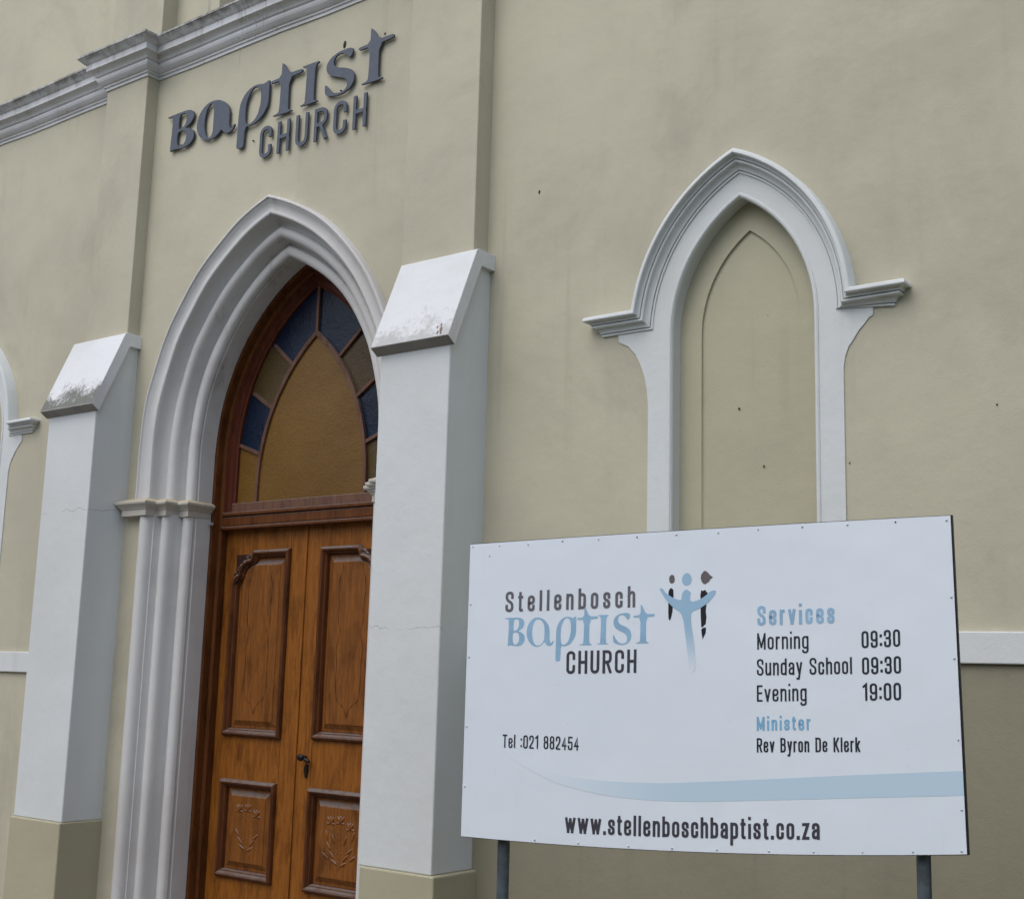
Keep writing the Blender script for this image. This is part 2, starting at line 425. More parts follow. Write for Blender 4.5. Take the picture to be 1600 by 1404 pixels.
def blob_data(vs, fs, c, r, rot=0.0, seg=10, rings=6):
    """flattened ellipsoid (rx, ry, rz) at c, rotated about the y axis; appended to lists"""
    b = len(vs); ca, sa = math.cos(rot), math.sin(rot)
    for i in range(rings + 1):
        th = math.pi * i / rings
        for k in range(seg):
            ph = 2 * math.pi * k / seg
            x, y, z = r[0] * math.sin(th) * math.cos(ph), r[1] * math.sin(th) * math.sin(ph), r[2] * math.cos(th)
            vs.append((c[0] + x * ca + z * sa, c[1] + y, c[2] - x * sa + z * ca))
    for i in range(rings):
        for k in range(seg):
            a, d = b + i * seg + k, b + i * seg + (k + 1) % seg; fs.append((a, d, d + seg, a + seg))

# ------------------------------------------------------------------ ground
def sheet(name, x0, x1, y0, y1, z, mat):
    o = mesh(name, [(x0, y0, z), (x1, y0, z), (x1, y1, z), (x0, y1, z)], [(0, 1, 2, 3)], mat); o['kind'] = 'structure'; return o
sheet('ground', -250, 250, -250, 250, -0.60, mat_earth)
def slab(name, x0, x1, y0, y1, z0, z1, mat):
    o = box(name, x0, x1, y0, y1, z0, z1, mat); o['kind'] = 'structure'; return o
slab('lawn', -5.0, 40, -7.4, 0.3, -0.62, -0.43, mat_earth)
slab('path', -40, -5.004, -7.4, 0.3, -0.62, -0.42, mat_paving)
slab('pavement', -60, 60, -9.6, -7.404, -0.62, -0.45, mat_paving)
slab('kerb', -60, 60, -9.75, -9.604, -0.62, -0.446, mat_kerb)
sheet('road', -120, 120, -17.5, -9.75, -0.590, mat_asphalt)
for i in range(-9, 10):
    sheet('road_marking', i * 5 - 1.0, i * 5 + 1.0, -13.7, -13.58, -0.586, mat_line)

# ------------------------------------------------------------------ church
ch = empty('church', (-7.3, 0, 0), 'cream church with white gothic arches, buttresses and a carved wooden double door', 'church')
CH = Matrix.Translation((7.3, 0, 0))
def adopt(o, parent=None):
    """parent to the church / a church part while keeping world coordinates"""
    o.parent = parent or ch
    o.matrix_parent_inverse = (parent or ch).matrix_world.inverted()
    return o
bpy.context.view_layer.update()
CHI = Matrix.Translation((7.3, 0, 0))
def P(o, parent=None):
    if parent is None: o.parent = ch; o.matrix_parent_inverse = CHI
    else: o.parent = parent
    return o
TOP = 9.8
# main walls with the blind windows cut in
WIN_CX = (-3.30, -11.30)
def win_arc(cx): return Arch(cx, 3.62, 0.70, 4.66)
OPEN = 0.242
def wloop(cx, d, zb): return win_arc(cx).loop(d, zb)
P(plate('wall', [rect(-5.30, 9.0, 1.715, TOP), wloop(WIN_CX[0], OPEN, 1.97)], 0.0, 0.45, mat_cream))
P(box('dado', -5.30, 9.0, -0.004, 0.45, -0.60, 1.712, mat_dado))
P(plate('wall', [rect(-22.0, -9.30, -0.60, TOP), wloop(WIN_CX[1], OPEN, 1.97)], 0.0, 0.45, mat_cream))
door_arc = Arch(-7.30, 3.30, 1.37, 5.215); door_arc.wr = 1.06
P(plate('wall', [rect(-8.90, -5.79, -0.60, 6.75), door_arc.loop(0.09, -0.59)], -0.03, 0.34, mat_cream))
# upper stage over the cornice with a tall window
up_hole = Arch(-7.30, 8.6, 0.87, 9.6).loop(0.0, 6.93)
P(plate('wall', [rect(-8.75, -5.85, 6.70, 10.4), up_hole], 0.0, 0.34, mat_cream))
P(box('window', -8.25, -6.35, 0.21, 0.23, 6.9, 9.7, mat_dark))
def pilaster(x0, x1, z0, z1, y): return P(box('pilaster', x0, x1, y, 0.30, z0, z1, mat_cream, bevel=0.006))
pilaster(-9.44, -8.87, -0.60, 6.74, -0.15)
pilaster(-5.82, -5.18, -0.60, 6.74, -0.15)
pilaster(-9.44, -8.73, 6.743, 10.35, -0.149)
pilaster(-5.87, -5.18, 6.743, 10.35, -0.149)
# body of the building behind the front
P(box('side_wall', -21.9, -21.5, 0.452, 16, -0.60, TOP, mat_cream))
P(box('side_wall', 8.5, 8.9, 0.452, 16, -0.60, TOP, mat_cream))
P(box('rear_wall', -22, 9, 16.003, 16.4, -0.60, TOP, mat_cream))
P(mesh('roof', [(-22.3, -0.2, TOP + .6), (9.3, -0.2, TOP + .6), (9.3, 8, TOP + 4.5), (-22.3, 8, TOP + 4.5), (-22.3, 16.7, TOP + .6), (9.3, 16.7, TOP + .6),
        (-22.3, -0.2, TOP + .45), (9.3, -0.2, TOP + .45), (9.3, 16.7, TOP + .45), (-22.3, 16.7, TOP + .45)],
       [(0, 1, 2, 3), (3, 2, 5, 4), (6, 7, 8, 9), (0, 1, 7, 6), (4, 5, 8, 9), (0, 3, 4, 9, 6), (1, 2, 5, 8, 7)], mat_roof))
P(box('parapet', -22.1, 9.1, -0.19, 0.5, TOP + 0.003, TOP + 0.44, mat_white))
# cornice
cprof = [(-0.05, 6.598), (0.012, 6.598), (0.014, 6.622), (0.026, 6.626), (0.027, 6.640), (0.038, 6.645), (0.05, 6.655), (0.066, 6.672), (0.074, 6.690),
         (0.072, 6.706), (0.066, 6.716), (0.080, 6.722), (0.088, 6.740), (0.104, 6.756), (0.128, 6.764), (0.140, 6.766), (0.141, 6.822), (0.150, 6.826),
         (0.158, 6.832), (0.176, 6.848), (0.190, 6.862), (0.196, 6.872), (0.203, 6.874), (0.203, 6.892), (-0.05, 6.935)]
cpath = [(-22, 0), (-9.44, 0), (-9.44, -0.15), (-8.87, -0.15), (-8.87, -0.03), (-5.82, -0.03), (-5.82, -0.15), (-5.18, -0.15), (-5.18, 0), (9, 0)]
# subdivide so that the mouldings can be slightly uneven, like run plaster
cp2 = []
for a, b in zip(cpath[:-1], cpath[1:]):
    l = math.hypot(b[0] - a[0], b[1] - a[1]); k = max(1, int(l / 0.45))
    cp2 += [(a[0] + (b[0] - a[0]) * i / k, a[1] + (b[1] - a[1]) * i / k) for i in range(k)]
cp2.append(cpath[-1])
cor = plan_sweep('cornice', cp2, cprof, mat_cornice)
for v in cor.data.vertices:
    v.co.z += 0.004 * math.sin(v.co.x * 3.1) + 0.003 * math.sin(v.co.x * 7.7 + 1)
P(cor)
# string courses
P(box('string_course', -5.15, 9.0, -0.030, 0.05, 1.712, 1.868, mat_white, bevel=0.006))
P(box('string_course', -22.0, -9.50, -0.030, 0.05, 1.502, 1.675, mat_white, bevel=0.006))

# buttresses
def buttress(x0, x1, dz, mshaft, mcap, px0, px1, pz, yb):
    yf = -0.39
    prof = [(yf, pz), (yf, 3.70 + dz), (-0.155, 4.262 + dz), (yb, 4.262 + dz), (yb, pz)]
    vs = [(x, y, z) for x in (x0, x1) for y, z in prof]; n = len(prof)
    fs = [tuple(range(n)), tuple(range(n, 2 * n))] + [(i, (i + 1) % n, n + (i + 1) % n, n + i) for i in range(n)]
    sh = P(mesh('buttress', vs, fs, mshaft, bevel=0.009))
    cpf = [(-0.458, 3.706 + dz), (-0.192, 4.345 + dz), (-0.17, 4.352 + dz), (yb, 4.352 + dz), (yb, 4.243 + dz), (-0.138, 4.243 + dz), (-0.388, 3.655 + dz), (-0.400, 3.662 + dz), (-0.456, 3.700 + dz)]
    n = len(cpf); vs = [(x, y, z) for x in (x0 - 0.035, x1 + 0.037) for y, z in cpf]
    fs = [tuple(range(n)), tuple(range(n, 2 * n))] + [(i, (i + 1) % n, n + (i + 1) % n, n + i) for i in range(n)]
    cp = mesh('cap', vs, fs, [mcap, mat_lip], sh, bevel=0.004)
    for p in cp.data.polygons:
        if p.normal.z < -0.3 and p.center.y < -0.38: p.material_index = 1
    box('plinth', px0, px1, -0.412, yb - 0.002, -0.60, pz, mat_plinth, sh, bevel=0.010)
    return sh
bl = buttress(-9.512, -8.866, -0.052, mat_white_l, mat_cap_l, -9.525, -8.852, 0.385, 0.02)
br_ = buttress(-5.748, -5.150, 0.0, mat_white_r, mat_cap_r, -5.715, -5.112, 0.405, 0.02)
bl['label'] = 'buttress whose sloping cap is stained with black mould'
# flaked spot on the right-hand cap
for (fx, fz, s) in ((-5.19, 3.755, 0.013), (-5.21, 3.735, 0.008), (-5.228, 3.775, 0.006), (-5.20, 3.79, 0.007), (-5.18, 3.725, 0.006)):
    t = (fz - 3.712) / (4.345 - 3.712); fy = -0.458 + t * 0.266 - 0.001
    pts = [(fx + s * math.cos(a) * random.uniform(.6, 1.2), fy + (s * 1.7 * math.sin(a)) * 0.387 - 0.001, fz + s * 1.7 * math.sin(a) * 0.922) for a in [k * math.pi / 5 for k in range(10)]]
    mesh('paint_flake', pts, [tuple(range(10))], flat('flaked_brick_%d' % int(s * 1000), (0.20, 0.125, 0.09)), br_)

# doorway mouldings
roll2 = [(0.200, 0.045), (0.204, 0.030), (0.216, 0.018), (0.235, 0.012), (0.255, 0.016), (0.272, 0.028), (0.282, 0.046), (0.286, 0.070)]
roll3 = [(0.315, 0.165), (0.318, 0.152), (0.328, 0.140), (0.348, 0.134), (0.370, 0.137), (0.388, 0.147), (0.399, 0.163), (0.402, 0.185)]
tail = [(0.396, 0.197), (0.396, 0.214), (0.405, 0.218), (0.405, 0.37)]
jprof = [(0.03, 0.00), (0.035, -0.04), (0.045, -0.062), (0.066, -0.080), (0.092, -0.088), (0.120, -0.084), (0.142, -0.068), (0.154, -0.042), (0.156, -0.018), (0.166, -0.014),
         (0.167, 0.010), (0.174, 0.034), (0.186, 0.047), (0.199, 0.052)] + roll2 + [(0.288, 0.085), (0.290, 0.115), (0.296, 0.145), (0.305, 0.165), (0.314, 0.172)] + roll3 + tail
aprof = [(0.0, 0.0), (0.0, -0.082), (0.005, -0.096), (0.014, -0.101), (0.022, -0.100), (0.026, -0.090), (0.030, -0.084), (0.036, -0.085), (0.050, -0.072), (0.070, -0.062), (0.095, -0.058),
         (0.112, -0.060), (0.124, -0.064), (0.134, -0.060), (0.140, -0.048), (0.142, -0.030), (0.143, 0.010), (0.150, 0.040), (0.166, 0.062), (0.185, 0.072), (0.200, 0.074)] + \
        [(d, y + 0.028) for d, y in roll2] + [(0.288, 0.115), (0.290, 0.135), (0.296, 0.158), (0.305, 0.172), (0.314, 0.176)] + [(d, y + 0.01) for d, y in roll3] + tail
ds = P(arch_sweep('door_surround', door_arc, aprof, 2.90, mat_arch, None, n=26))
jamb_sweep('jamb', door_arc, jprof, -0.45, 2.79, mat_arch, ds)
capprof = [(-0.14, 2.772), (0.0, 2.772), (0.0, 2.822), (0.010, 2.826), (0.010, 2.836), (0.022, 2.842), (0.026, 2.852), (0.038, 2.857), (0.046, 2.868), (0.046, 2.884), (-0.02, 2.912), (-0.16, 2.925)]
cappath = [(-8.815, 0.02), (-8.815, -0.105), (-8.505, -0.105), (-8.505, 0.0), (-8.385, 0.0), (-8.385, 0.122), (-8.262, 0.122), (-8.262, 0.36)]
mx = lambda x: -7.30 + (-7.30 - x) * 1.085
for path in (cappath, [(mx(x), y) for x, y in reversed(cappath)]):
    c = plan_sweep('capital', path, capprof, [mat_capital, mat_capital_top], ds)
    for p in c.data.polygons:
        if p.center.z > 2.892: p.material_index = 1
    b = c.modifiers.new('bevel', 'BEVEL'); b.width = 0.003; b.segments = 2; b.limit_method = 'ANGLE'

# wooden frame, fanlight
fr = P(arch_sweep('door_frame', door_arc, [(0.40, 0.362), (0.428, 0.356), (0.434, 0.362), (0.436, 0.372), (0.436, 0.425), (0.452, 0.430), (0.460, 0.440), (0.462, 0.55)], -0.28, mat_frame, None, n=24))
# threshold
P(box('threshold', -8.28, -6.28, 0.30, 0.60, -0.60, -0.27, mat_kerb, bevel=0.008))
YF = 0.505
tr = P(box('transom', -8.215, -6.34, 0.44, 0.56, 2.72, 2.80, mat_frame, bevel=0.010))
box('moulding', -8.212, -6.343, 0.425, 0.50, 2.803, 2.835, mat_frame, tr, bevel=0.008)
box('moulding', -8.213, -6.342, 0.415, 0.50, 2.690, 2.717, mat_mould, tr, bevel=0.007)
fan_in = Arch(-7.285, 3.05, 0.60, 4.25)
fl = P(arch_sweep('fanlight', door_arc, [(0.455, 0.445), (0.475, 0.445), (0.482, 0.462), (0.520, 0.466), (0.530, 0.482), (0.545, 0.486), (0.548, 0.52)], 2.838, mat_redframe, None, n=24))
box('bottom_rail', -8.15, -6.38, 0.470, 0.52, 2.838, 2.912, mat_bar, fl, bevel=0.006)
# glazing bars
def ribbon_ring(name, inner_loop, outer_loop, y0, y1, mat, parent):
    n = len(inner_loop); vs = []
    for lp, y in ((outer_loop, y1), (outer_loop, y0), (inner_loop, y0), (inner_loop, y1)): vs += [(x, y, z) for x, z in lp]
    return mesh(name, vs, grid_faces(4, n), mat, parent)
ribbon_ring('glazing_bar', Arch(-7.285, 3.05, 0.58, 4.215).loop(0, 2.90), Arch(-7.285, 3.05, 0.612, 4.262).loop(0, 2.90), 0.482, 0.52, mat_bar, fl)
CX = -7.285
def bar(p, q, wd=0.026):
    dx, dz = q[0] - p[0], q[1] - p[1]; l = math.hypot(dx, dz); nx, nz = -dz / l * wd / 2, dx / l * wd / 2
    pr = [(p[0] + nx, p[1] + nz), (q[0] + nx, q[1] + nz), (q[0] - nx, q[1] - nz), (p[0] - nx, p[1] - nz)]
    vs = [(x, y, z) for y in (0.4855, 0.518) for x, z in pr]
    return mesh('glazing_bar', vs, [(0, 1, 2, 3), (4, 5, 6, 7), (0, 1, 5, 4), (1, 2, 6, 5), (2, 3, 7, 6), (3, 0, 4, 7)], mat_bar, fl)
cuts = [((0.83, 3.395), (0.575, 3.30)), ((0.70, 3.82), (0.455, 3.66)), ((0.485, 4.20), (0.265, 4.015))]
for (ox, oz), (ix, iz) in cuts:
    for s in (-1, 1): bar((CX + s * ox, oz), (CX + s * ix, iz))
bar((CX, 4.66), (CX, 4.235))
# panes: the middle one and four on each side
plate('pane', [fan_in.loop(0.0, 2.86)], 0.500, 0.506, mat_amber, fl)['label'] = 'large pointed amber pane'
def arc_x(arc, z, d=0.0):
    r = arc.R - d
    return (arc.a - d) if z <= arc.z0 else math.sqrt(max(0, r * r - (z - arc.z0) ** 2)) - arc.c
def side_pane(s, lo, hi, mat):
    # polygon between outer frame and inner bar from cut lo to cut hi
    (ax, az), (bx, bz) = lo; (cx_, cz), (dx, dz) = hi
    pts = []
    N = 8
    for i in range(N + 1):
        z = az + (cz - az) * i / N; pts.append((CX + s * (arc_x(door_arc, z, 0.53)) * (1.05 if s > 0 else 1), z))
    for i in range(N + 1):
        z = dz + (bz - dz) * i / N; pts.append((CX + s * arc_x(fan_in, z, 0.0), z))
    return plate('pane', [pts], 0.507, 0.512, mat, fl)
segs = [((0.85, 2.86), (0.60, 2.86))] + cuts + [((0.001, 4.66), (0.001, 4.24))]
for s in (-1, 1):
    for k in range(4):
        m_ = [mat_amber if s < 0 else mat_olive, mat_blue, mat_olive, mat_blue][k]
        side_pane(s, segs[k], segs[k + 1], m_)

# door leaves
def round_corner_loop(x0, x1, z0, z1, cut=None, simple=False):
    """ccw loop; cut='TL'/'TR' gives the scooped, cusped corner"""
    pts = [(x0, z0), (x1, z0)]
    def ogee():
        if simple:   # plain scooped corner
            return [(0.235 * (1 - math.cos(math.pi / 2 * k / 13)) , -0.27 * (1 - math.sin(math.pi / 2 * k / 13))) for k in range(14)]
        # from the side (0,-h) to the top (w,0), relative to the corner, for a top-left corner
        return [(0.0, -0.27), (0.006, -0.235), (0.022, -0.205), (0.045, -0.185), (0.070, -0.178), (0.082, -0.165), (0.085, -0.140), (0.098, -0.110), (0.125, -0.082), (0.165, -0.066), (0.20, -0.062), (0.215, -0.045), (0.222, -0.02), (0.235, -0.0)]
    if cut == 'TR':
        pts += [(x1 - a, z1 + b) for a, b in ogee()] + [(x0, z1)]
    elif cut == 'TL':
        pts += [(x1, z1)] + [(x0 + a, z1 + b) for a, b in reversed(ogee())]
    else: pts += [(x1, z1), (x0, z1)]
    return pts
mprof = [(-0.034, 0.503), (-0.032, 0.486), (-0.026, 0.472), (-0.012, 0.464), (0.000, 0.468), (0.008, 0.484), (0.012, 0.492), (0.020, 0.494), (0.025, 0.508), (0.028, 0.524), (0.045, 0.526)]
fprof = [(0.022, 0.525), (0.030, 0.525), (0.050, 0.5240), (0.085, 0.506), (0.088, 0.5015), (0.092, 0.5005)]
def carved_lines(x0, x1, z0, z1, parent):
    """cusped outline cut into the raised field"""
    xm = (x0 + x1) / 2; hw = (x1 - x0) / 2; h = z1 - z0
    f = [(0.0, 0.075), (0.10, 0.115), (0.22, 0.135), (0.36, 0.150), (0.50, 0.165), (0.60, 0.20), (0.63, 0.28), (0.62, 0.36), (0.66, 0.42), (0.64, 0.47), (0.54, 0.53), (0.50, 0.555), (0.60, 0.58), (0.66, 0.62), (0.64, 0.70), (0.68, 0.76), (0.66, 0.83), (0.55, 0.88), (0.50, 0.93)]
    for s in (-1, 1):
        vs, fs = [], []
        pts = [(xm + s * hw * a, z0 + h * b) for a, b in f]
        sm = []
        for i in range(len(pts) - 1):
            p0, p1, p2, p3 = pts[max(0, i - 1)], pts[i], pts[i + 1], pts[min(len(pts) - 1, i + 2)]
            for k in range(4):
                t = k / 4
                sm.append(tuple(0.5 * (2 * p1[j] + (p2[j] - p0[j]) * t + (2 * p0[j] - 5 * p1[j] + 4 * p2[j] - p3[j]) * t * t + (3 * p1[j] - p0[j] - 3 * p2[j] + p3[j]) * t ** 3) for j in (0, 1)))
        for i, p in enumerate(sm):
            a, b = sm[max(0, i - 1)], sm[min(len(sm) - 1, i + 1)]; dx, dz = b[0] - a[0], b[1] - a[1]; l = math.hypot(dx, dz) or 1
            wd = 0.0018 + 0.0012 * math.sin(i * 0.9)
            vs += [(p[0] - dz / l * wd, 0.4992, p[1] + dx / l * wd), (p[0] + dz / l * wd, 0.4992, p[1] - dx / l * wd)]
        fs = [(2 * i, 2 * i + 1, 2 * i + 3, 2 * i + 2) for i in range(len(sm) - 1)]
        mesh('carved_line', vs, fs, mat_groove, parent)
def flower(xc, z0, z1, parent, rich=False):
    """low relief tulips carved in the lower panels"""
    vs, fs = [], []
    h = z1 - z0; y = 0.5045
    def pt(fx, fz): return (xc + fx * 0.17, y, z0 + h * fz)
    stems = [((0, .12), (-.05, .45), (-.55, .78)), ((0, .12), (0, .5), (0.03, .80)), ((0, .12), (.1, .45), (.62, .72))]
    for st in stems:
        for k in range(9):
            t = k / 8; a, b, c = st
            fx = (1 - t) ** 2 * a[0] + 2 * t * (1 - t) * b[0] + t * t * c[0]; fz = (1 - t) ** 2 * a[1] + 2 * t * (1 - t) * b[1] + t * t * c[1]
            blob_data(vs, fs, pt(fx, fz), (0.006, 0.006, 0.026), 0.5 * (fx - 0) * 2, 6, 4)
        fx, fz = st[2]
        for r_ in (-0.6, 0.0, 0.6): blob_data(vs, fs, pt(fx + r_ * 0.16, fz + 0.05), (0.014, 0.012, 0.034), r_, 8, 5)
        for r_ in (-1.2, 1.2): blob_data(vs, fs, pt(fx + r_ * 0.12, fz + 0.0), (0.010, 0.010, 0.022), r_ * 1.4, 8, 5)
    for k in range(26):
        a_ = k * 2.4; q = .25 + .7 * (k / 26)
        blob_data(vs, fs, (xc + math.cos(a_) * q * 0.135, y + .001, z0 + h * (.5 + math.sin(a_) * q * .42)), (0.009, 0.007, 0.019), a_ * 1.7, 7, 4)
    for fx, fz, r_ in ((-.4, .32, -.8), (-.25, .22, -1.1), (.4, .30, .8), (.28, .2, 1.1), (.62, .40, .9), (-.6, .44, -.7)) + (((-.8, .3, -1), (.8, .3, 1), (-.75, .6, -.3), (.8, .62, .3), (0.35, .55, .4), (-.35, .55, -.4)) if rich else ()):
        blob_data(vs, fs, pt(fx, fz), (0.012, 0.011, 0.045), r_, 8, 5)
    return mesh('carving', vs, fs, mat_panel, parent, smooth=True)
def leaf(x0, x1, panels, cut, name='door'):
    loops = [rect(x0 + 0.002, x1 - 0.002, -0.262, 2.706)]
    ups, lws = panels
    lu = round_corner_loop(ups[0], ups[1], ups[2], ups[3], cut); ll = rect(*lws)
    loops += [lu, ll]
    d = P(plate(name, loops, 0.500, 0.545, mat_wood))
    for lp in (lu, ll):
        loop_sweep('panel_moulding', lp, mprof, mat_mould, d)
        al = round_corner_loop(ups[0], ups[1], ups[2], ups[3], cut, True) if lp is lu else None
        loop_sweep('panel', lp, fprof, mat_panel, d, fill_mat=True, alt=al, alt_from=2)
    carved_lines(ups[0] + .10, ups[1] - .10, ups[2] + .04, ups[3], d)
    flower((lws[0] + lws[1]) / 2, lws[2] + 0.10, lws[3] - 0.10, d, rich=cut == 'TR')
    # carved corner leaf
    vs, fs = [], []
    cx = ups[0] + 0.055 if cut == 'TL' else ups[1] - 0.055; sg = 1 if cut == 'TL' else -1
    mesh('corner_block', [(cx - sg * .055, .4985, ups[3] - .25), (cx - sg * .055, .4985, ups[3] - .0), (cx + sg * .155, .4985, ups[3]), (cx + sg * .13, .4985, ups[3] - .05), (cx + sg * .04, .4985, ups[3] - .09), (cx + .0, .4985, ups[3] - .16)],
         [(0, 1, 2, 3, 4, 5)], mat_carve, d)
    for k in range(16):
        t = k / 15; a = cx + sg * (-0.035 + 0.16 * t ** 1.3); z = ups[3] - 0.20 + 0.18 * t ** 0.7
        blob_data(vs, fs, (a + random.uniform(-.012, .012), 0.492, z + random.uniform(-.012, .012)), (0.016, 0.020, 0.032), sg * random.uniform(.2, 1.4), 8, 5)
    mesh('carved_leaf', vs, fs, mat_carve, d, smooth=True)
    return d
dl = leaf(-8.208, -7.272, ((-8.075, -7.475, 1.095, 2.490), (-8.055, -7.490, 0.030, 0.700)), 'TL')
dr = leaf(-7.268, -6.305, ((-7.070, -6.470, 1.110, 2.490), (-7.080, -6.480, 0.020, 0.695)), 'TR')
box('meeting_bead', -7.287, -7.262, 0.488, 0.502, -0.262, 2.704, mat_wood, dr, bevel=0.005)
# stile / rail joints: thin grooves
for (a, b, c, d_, par) in ((-7.452, -7.449, 2.53, 2.704, dl), (-7.452, -7.449, 0.745, 1.045, dl), (-7.108, -7.105, 2.53, 2.704, dr), (-7.108, -7.105, 0.745, 1.06, dr)):
    box('joint', a, b, 0.4988, 0.501, c, d_, mat_groove, par)
# lock furniture
hd = tube('door_handle', [(-7.165, 0.505, 0.945), (-7.165, 0.460, 0.945), (-7.164, 0.448, 0.945)], [0.013, 0.013, 0.004], mat_blackmetal, dr)
vs, fs = [], []
blob_data(vs, fs, (-7.165, 0.445, 0.945), (0.034, 0.020, 0.026), 0, 14, 10)
blob_data(vs, fs, (-7.115, 0.455, 0.930), (0.042, 0.015, 0.015), 0.35, 12, 8)
mesh('knob', vs, fs, mat_blackmetal, hd, smooth=True)
esc = [(-7.150 + 0.019 * math.cos(a) * (1.15 if math.sin(a) > .2 else .85), 0.845 + 0.050 * math.sin(a)) for a in [k * math.pi / 10 for k in range(20)]]
plate('escutcheon', [esc], 0.490, 0.4995, mat_blackmetal, dr)
# small bolt on the frame
P(tube('bolt', [(-8.24, 0.36, 2.735), (-8.24, 0.325, 2.735)], 0.014, mat_screw))

# blind windows
lprof = [(0.0, 0.01), (0.0, -0.088), (0.004, -0.098), (0.012, -0.104), (0.026, -0.106), (0.031, -0.102), (0.0315, -0.078), (0.040, -0.070), (0.050, -0.068), (0.051, -0.052), (0.056, -0.052), (0.0565, -0.062), (0.066, -0.064),
         (0.071, -0.058), (0.0715, -0.042), (0.080, -0.034), (0.092, -0.026), (0.101, -0.023), (0.102, -0.008), (0.107, -0.008), (0.108, -0.018), (0.117, -0.017), (0.120, -0.004), (0.120, 0.004)]
def blind_window(cx, ziL, ziR, extL, extR, paint_pts):
    a = win_arc(cx)
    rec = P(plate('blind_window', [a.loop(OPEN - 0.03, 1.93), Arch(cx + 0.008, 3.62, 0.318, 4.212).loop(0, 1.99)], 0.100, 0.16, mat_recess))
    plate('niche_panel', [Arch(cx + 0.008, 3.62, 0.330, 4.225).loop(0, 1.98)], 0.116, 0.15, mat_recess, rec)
    # hood mould with returned stops
    n = 20; vs = []; cols = None; pmax = 0.104
    for d, y in lprof:
        p = max(0.0, -y); row = []
        xL = cx - extL + (pmax - p); row += [(xL, 0.005, ziL - d), (xL, y, ziL - d)]
        hl = a.half(d, n, ziL - d); row += [(cx - x, y, z) for x, z in hl[:-1]]
        row.append((cx, y, hl[-1][1]))
        hr = a.half(d, n, ziR - d); row += [(cx + x, y, z) for x, z in reversed(hr[:-1])]
        xR = cx + extR - (pmax - p); row += [(xR, y, ziR - d), (xR, 0.005, ziR - d)]
        cols = len(row); vs += row
    h = mesh('hood_mould', vs, grid_faces(len(lprof), cols), mat_white, rec)
    for pl in h.data.polygons: pl.use_smooth = True
    h.data.set_sharp_from_angle(angle=R(30))
    # white painted surround, thin raised band
    outer = [(cx + x, z) for x, z in paint_pts[0]]
    arcpts = a.loop(0.06, 3.62); arcpts = [p_ for p_ in arcpts if p_[1] > 3.72]
    outer += arcpts + [(cx + x, z) for x, z in paint_pts[1]]
    plate('painted_surround', [outer, a.loop(OPEN + 0.006, 1.965)], -0.007, 0.004, mat_white, rec)
    # bead round the opening and the reveal
    arch_sweep('bead', a, [(OPEN - 0.020, -0.004), (OPEN - 0.018, -0.012), (OPEN - 0.010, -0.016), (OPEN, -0.014), (OPEN + 0.006, -0.004), (OPEN + 0.008, 0.012), (OPEN + 0.004, 0.02), (OPEN + 0.004, 0.101)], 1.97, [mat_white], rec, n=20)
    box('sill', cx - 0.60, cx + 0.60, -0.05, 0.098, 1.872, 1.969, mat_white, rec, bevel=0.008)
    return rec
lp_ = [(-0.612, 1.872), (-0.612, 3.20), (-0.622, 3.30), (-0.640, 3.385), (-0.668, 3.46), (-0.705, 3.53), (-0.755, 3.585), (-0.825, 3.620), (-0.828, 3.68)]
rp_ = [(0.79, 3.60), (0.788, 3.555), (0.765, 3.545), (0.735, 3.51), (0.705, 3.48), (0.672, 3.43), (0.648, 3.40), (0.628, 3.35), (0.617, 3.29), (0.617, 1.872)]
w1 = blind_window(-3.30, 3.785, 3.705, 1.030, 0.998, (lp_, rp_))
w1['label'] = 'blind pointed window above the notice board'
w2 = blind_window(-11.30, 3.760, 3.745, 1.030, 1.050, (lp_, rp_))
w2['label'] = 'blind pointed window cut by the left edge of the photo'
# small fixings and pock marks in the render
for (x, y, z, a, b) in ((-6.610, -0.034, 6.288, 0.014, 0.030), (-6.193, -0.034, 6.254, 0.008, 0.009), (-4.760, -0.003, 4.726, 0.006, 0.012), (-3.215, 0.110, 2.80, 0.004, 0.008),
                        (-3.37, 0.110, 3.15, 0.006, 0.007), (-1.882, -0.003, 2.997, 0.004, 0.005), (-2.66, -0.002, 2.76, 0.004, 0.005), (-3.30, -0.002, 1.2, 0.01, 0.01)):
    vs, fs = [], []; blob_data(vs, fs, (x, y, z), (a, 0.004, b), 0.2, 9, 6)
    P(mesh('render_hole', vs, fs, mat_blackmetal, smooth=True))

# ------------------------------------------------------------------ logo glyphs, traced once, used on wall and board (local px)
def gA(p): return (785 + p[0] / 12.31, 940 + p[1] / 12.31)
def gB(p): return (895 + p[0] / 11.43, 935 + p[1] / 11.43)
def loc(p): return (p[0] - 793.6, (1007.6 - 0.014 * (p[0] - 793.6)) - p[1])
def chaikin(pts, n=1):
    for _ in range(n):
        q = []
        for i in range(len(pts)):
            a, b = pts[i], pts[(i + 1) % len(pts)]
            q += [(a[0] * .78 + b[0] * .22, a[1] * .78 + b[1] * .22), (a[0] * .22 + b[0] * .78, a[1] * .22 + b[1] * .78)]
        pts = q
    return pts
def G(f, loops, off=(0, 0)): return [chaikin([loc(f((x + off[0], y + off[1]))) for x, y in lp]) for lp in loops]
LB = G(gA, [[(38, 308), (60, 304), (110, 300), (300, 294), (370, 308), (415, 350), (427, 410), (408, 470), (370, 520), (305, 558), (380, 588), (432, 640), (444, 710), (424, 780), (370, 832), (290, 852), (200, 838), (140, 832), (108, 855), (102, 835), (108, 700), (118, 332), (70, 326), (38, 322)],
            [(212, 332), (290, 326), (318, 360), (320, 450), (295, 520), (255, 548), (206, 556)], [(200, 588), (280, 580), (320, 620), (332, 700), (318, 770), (280, 815), (240, 820), (205, 780), (197, 700)]])
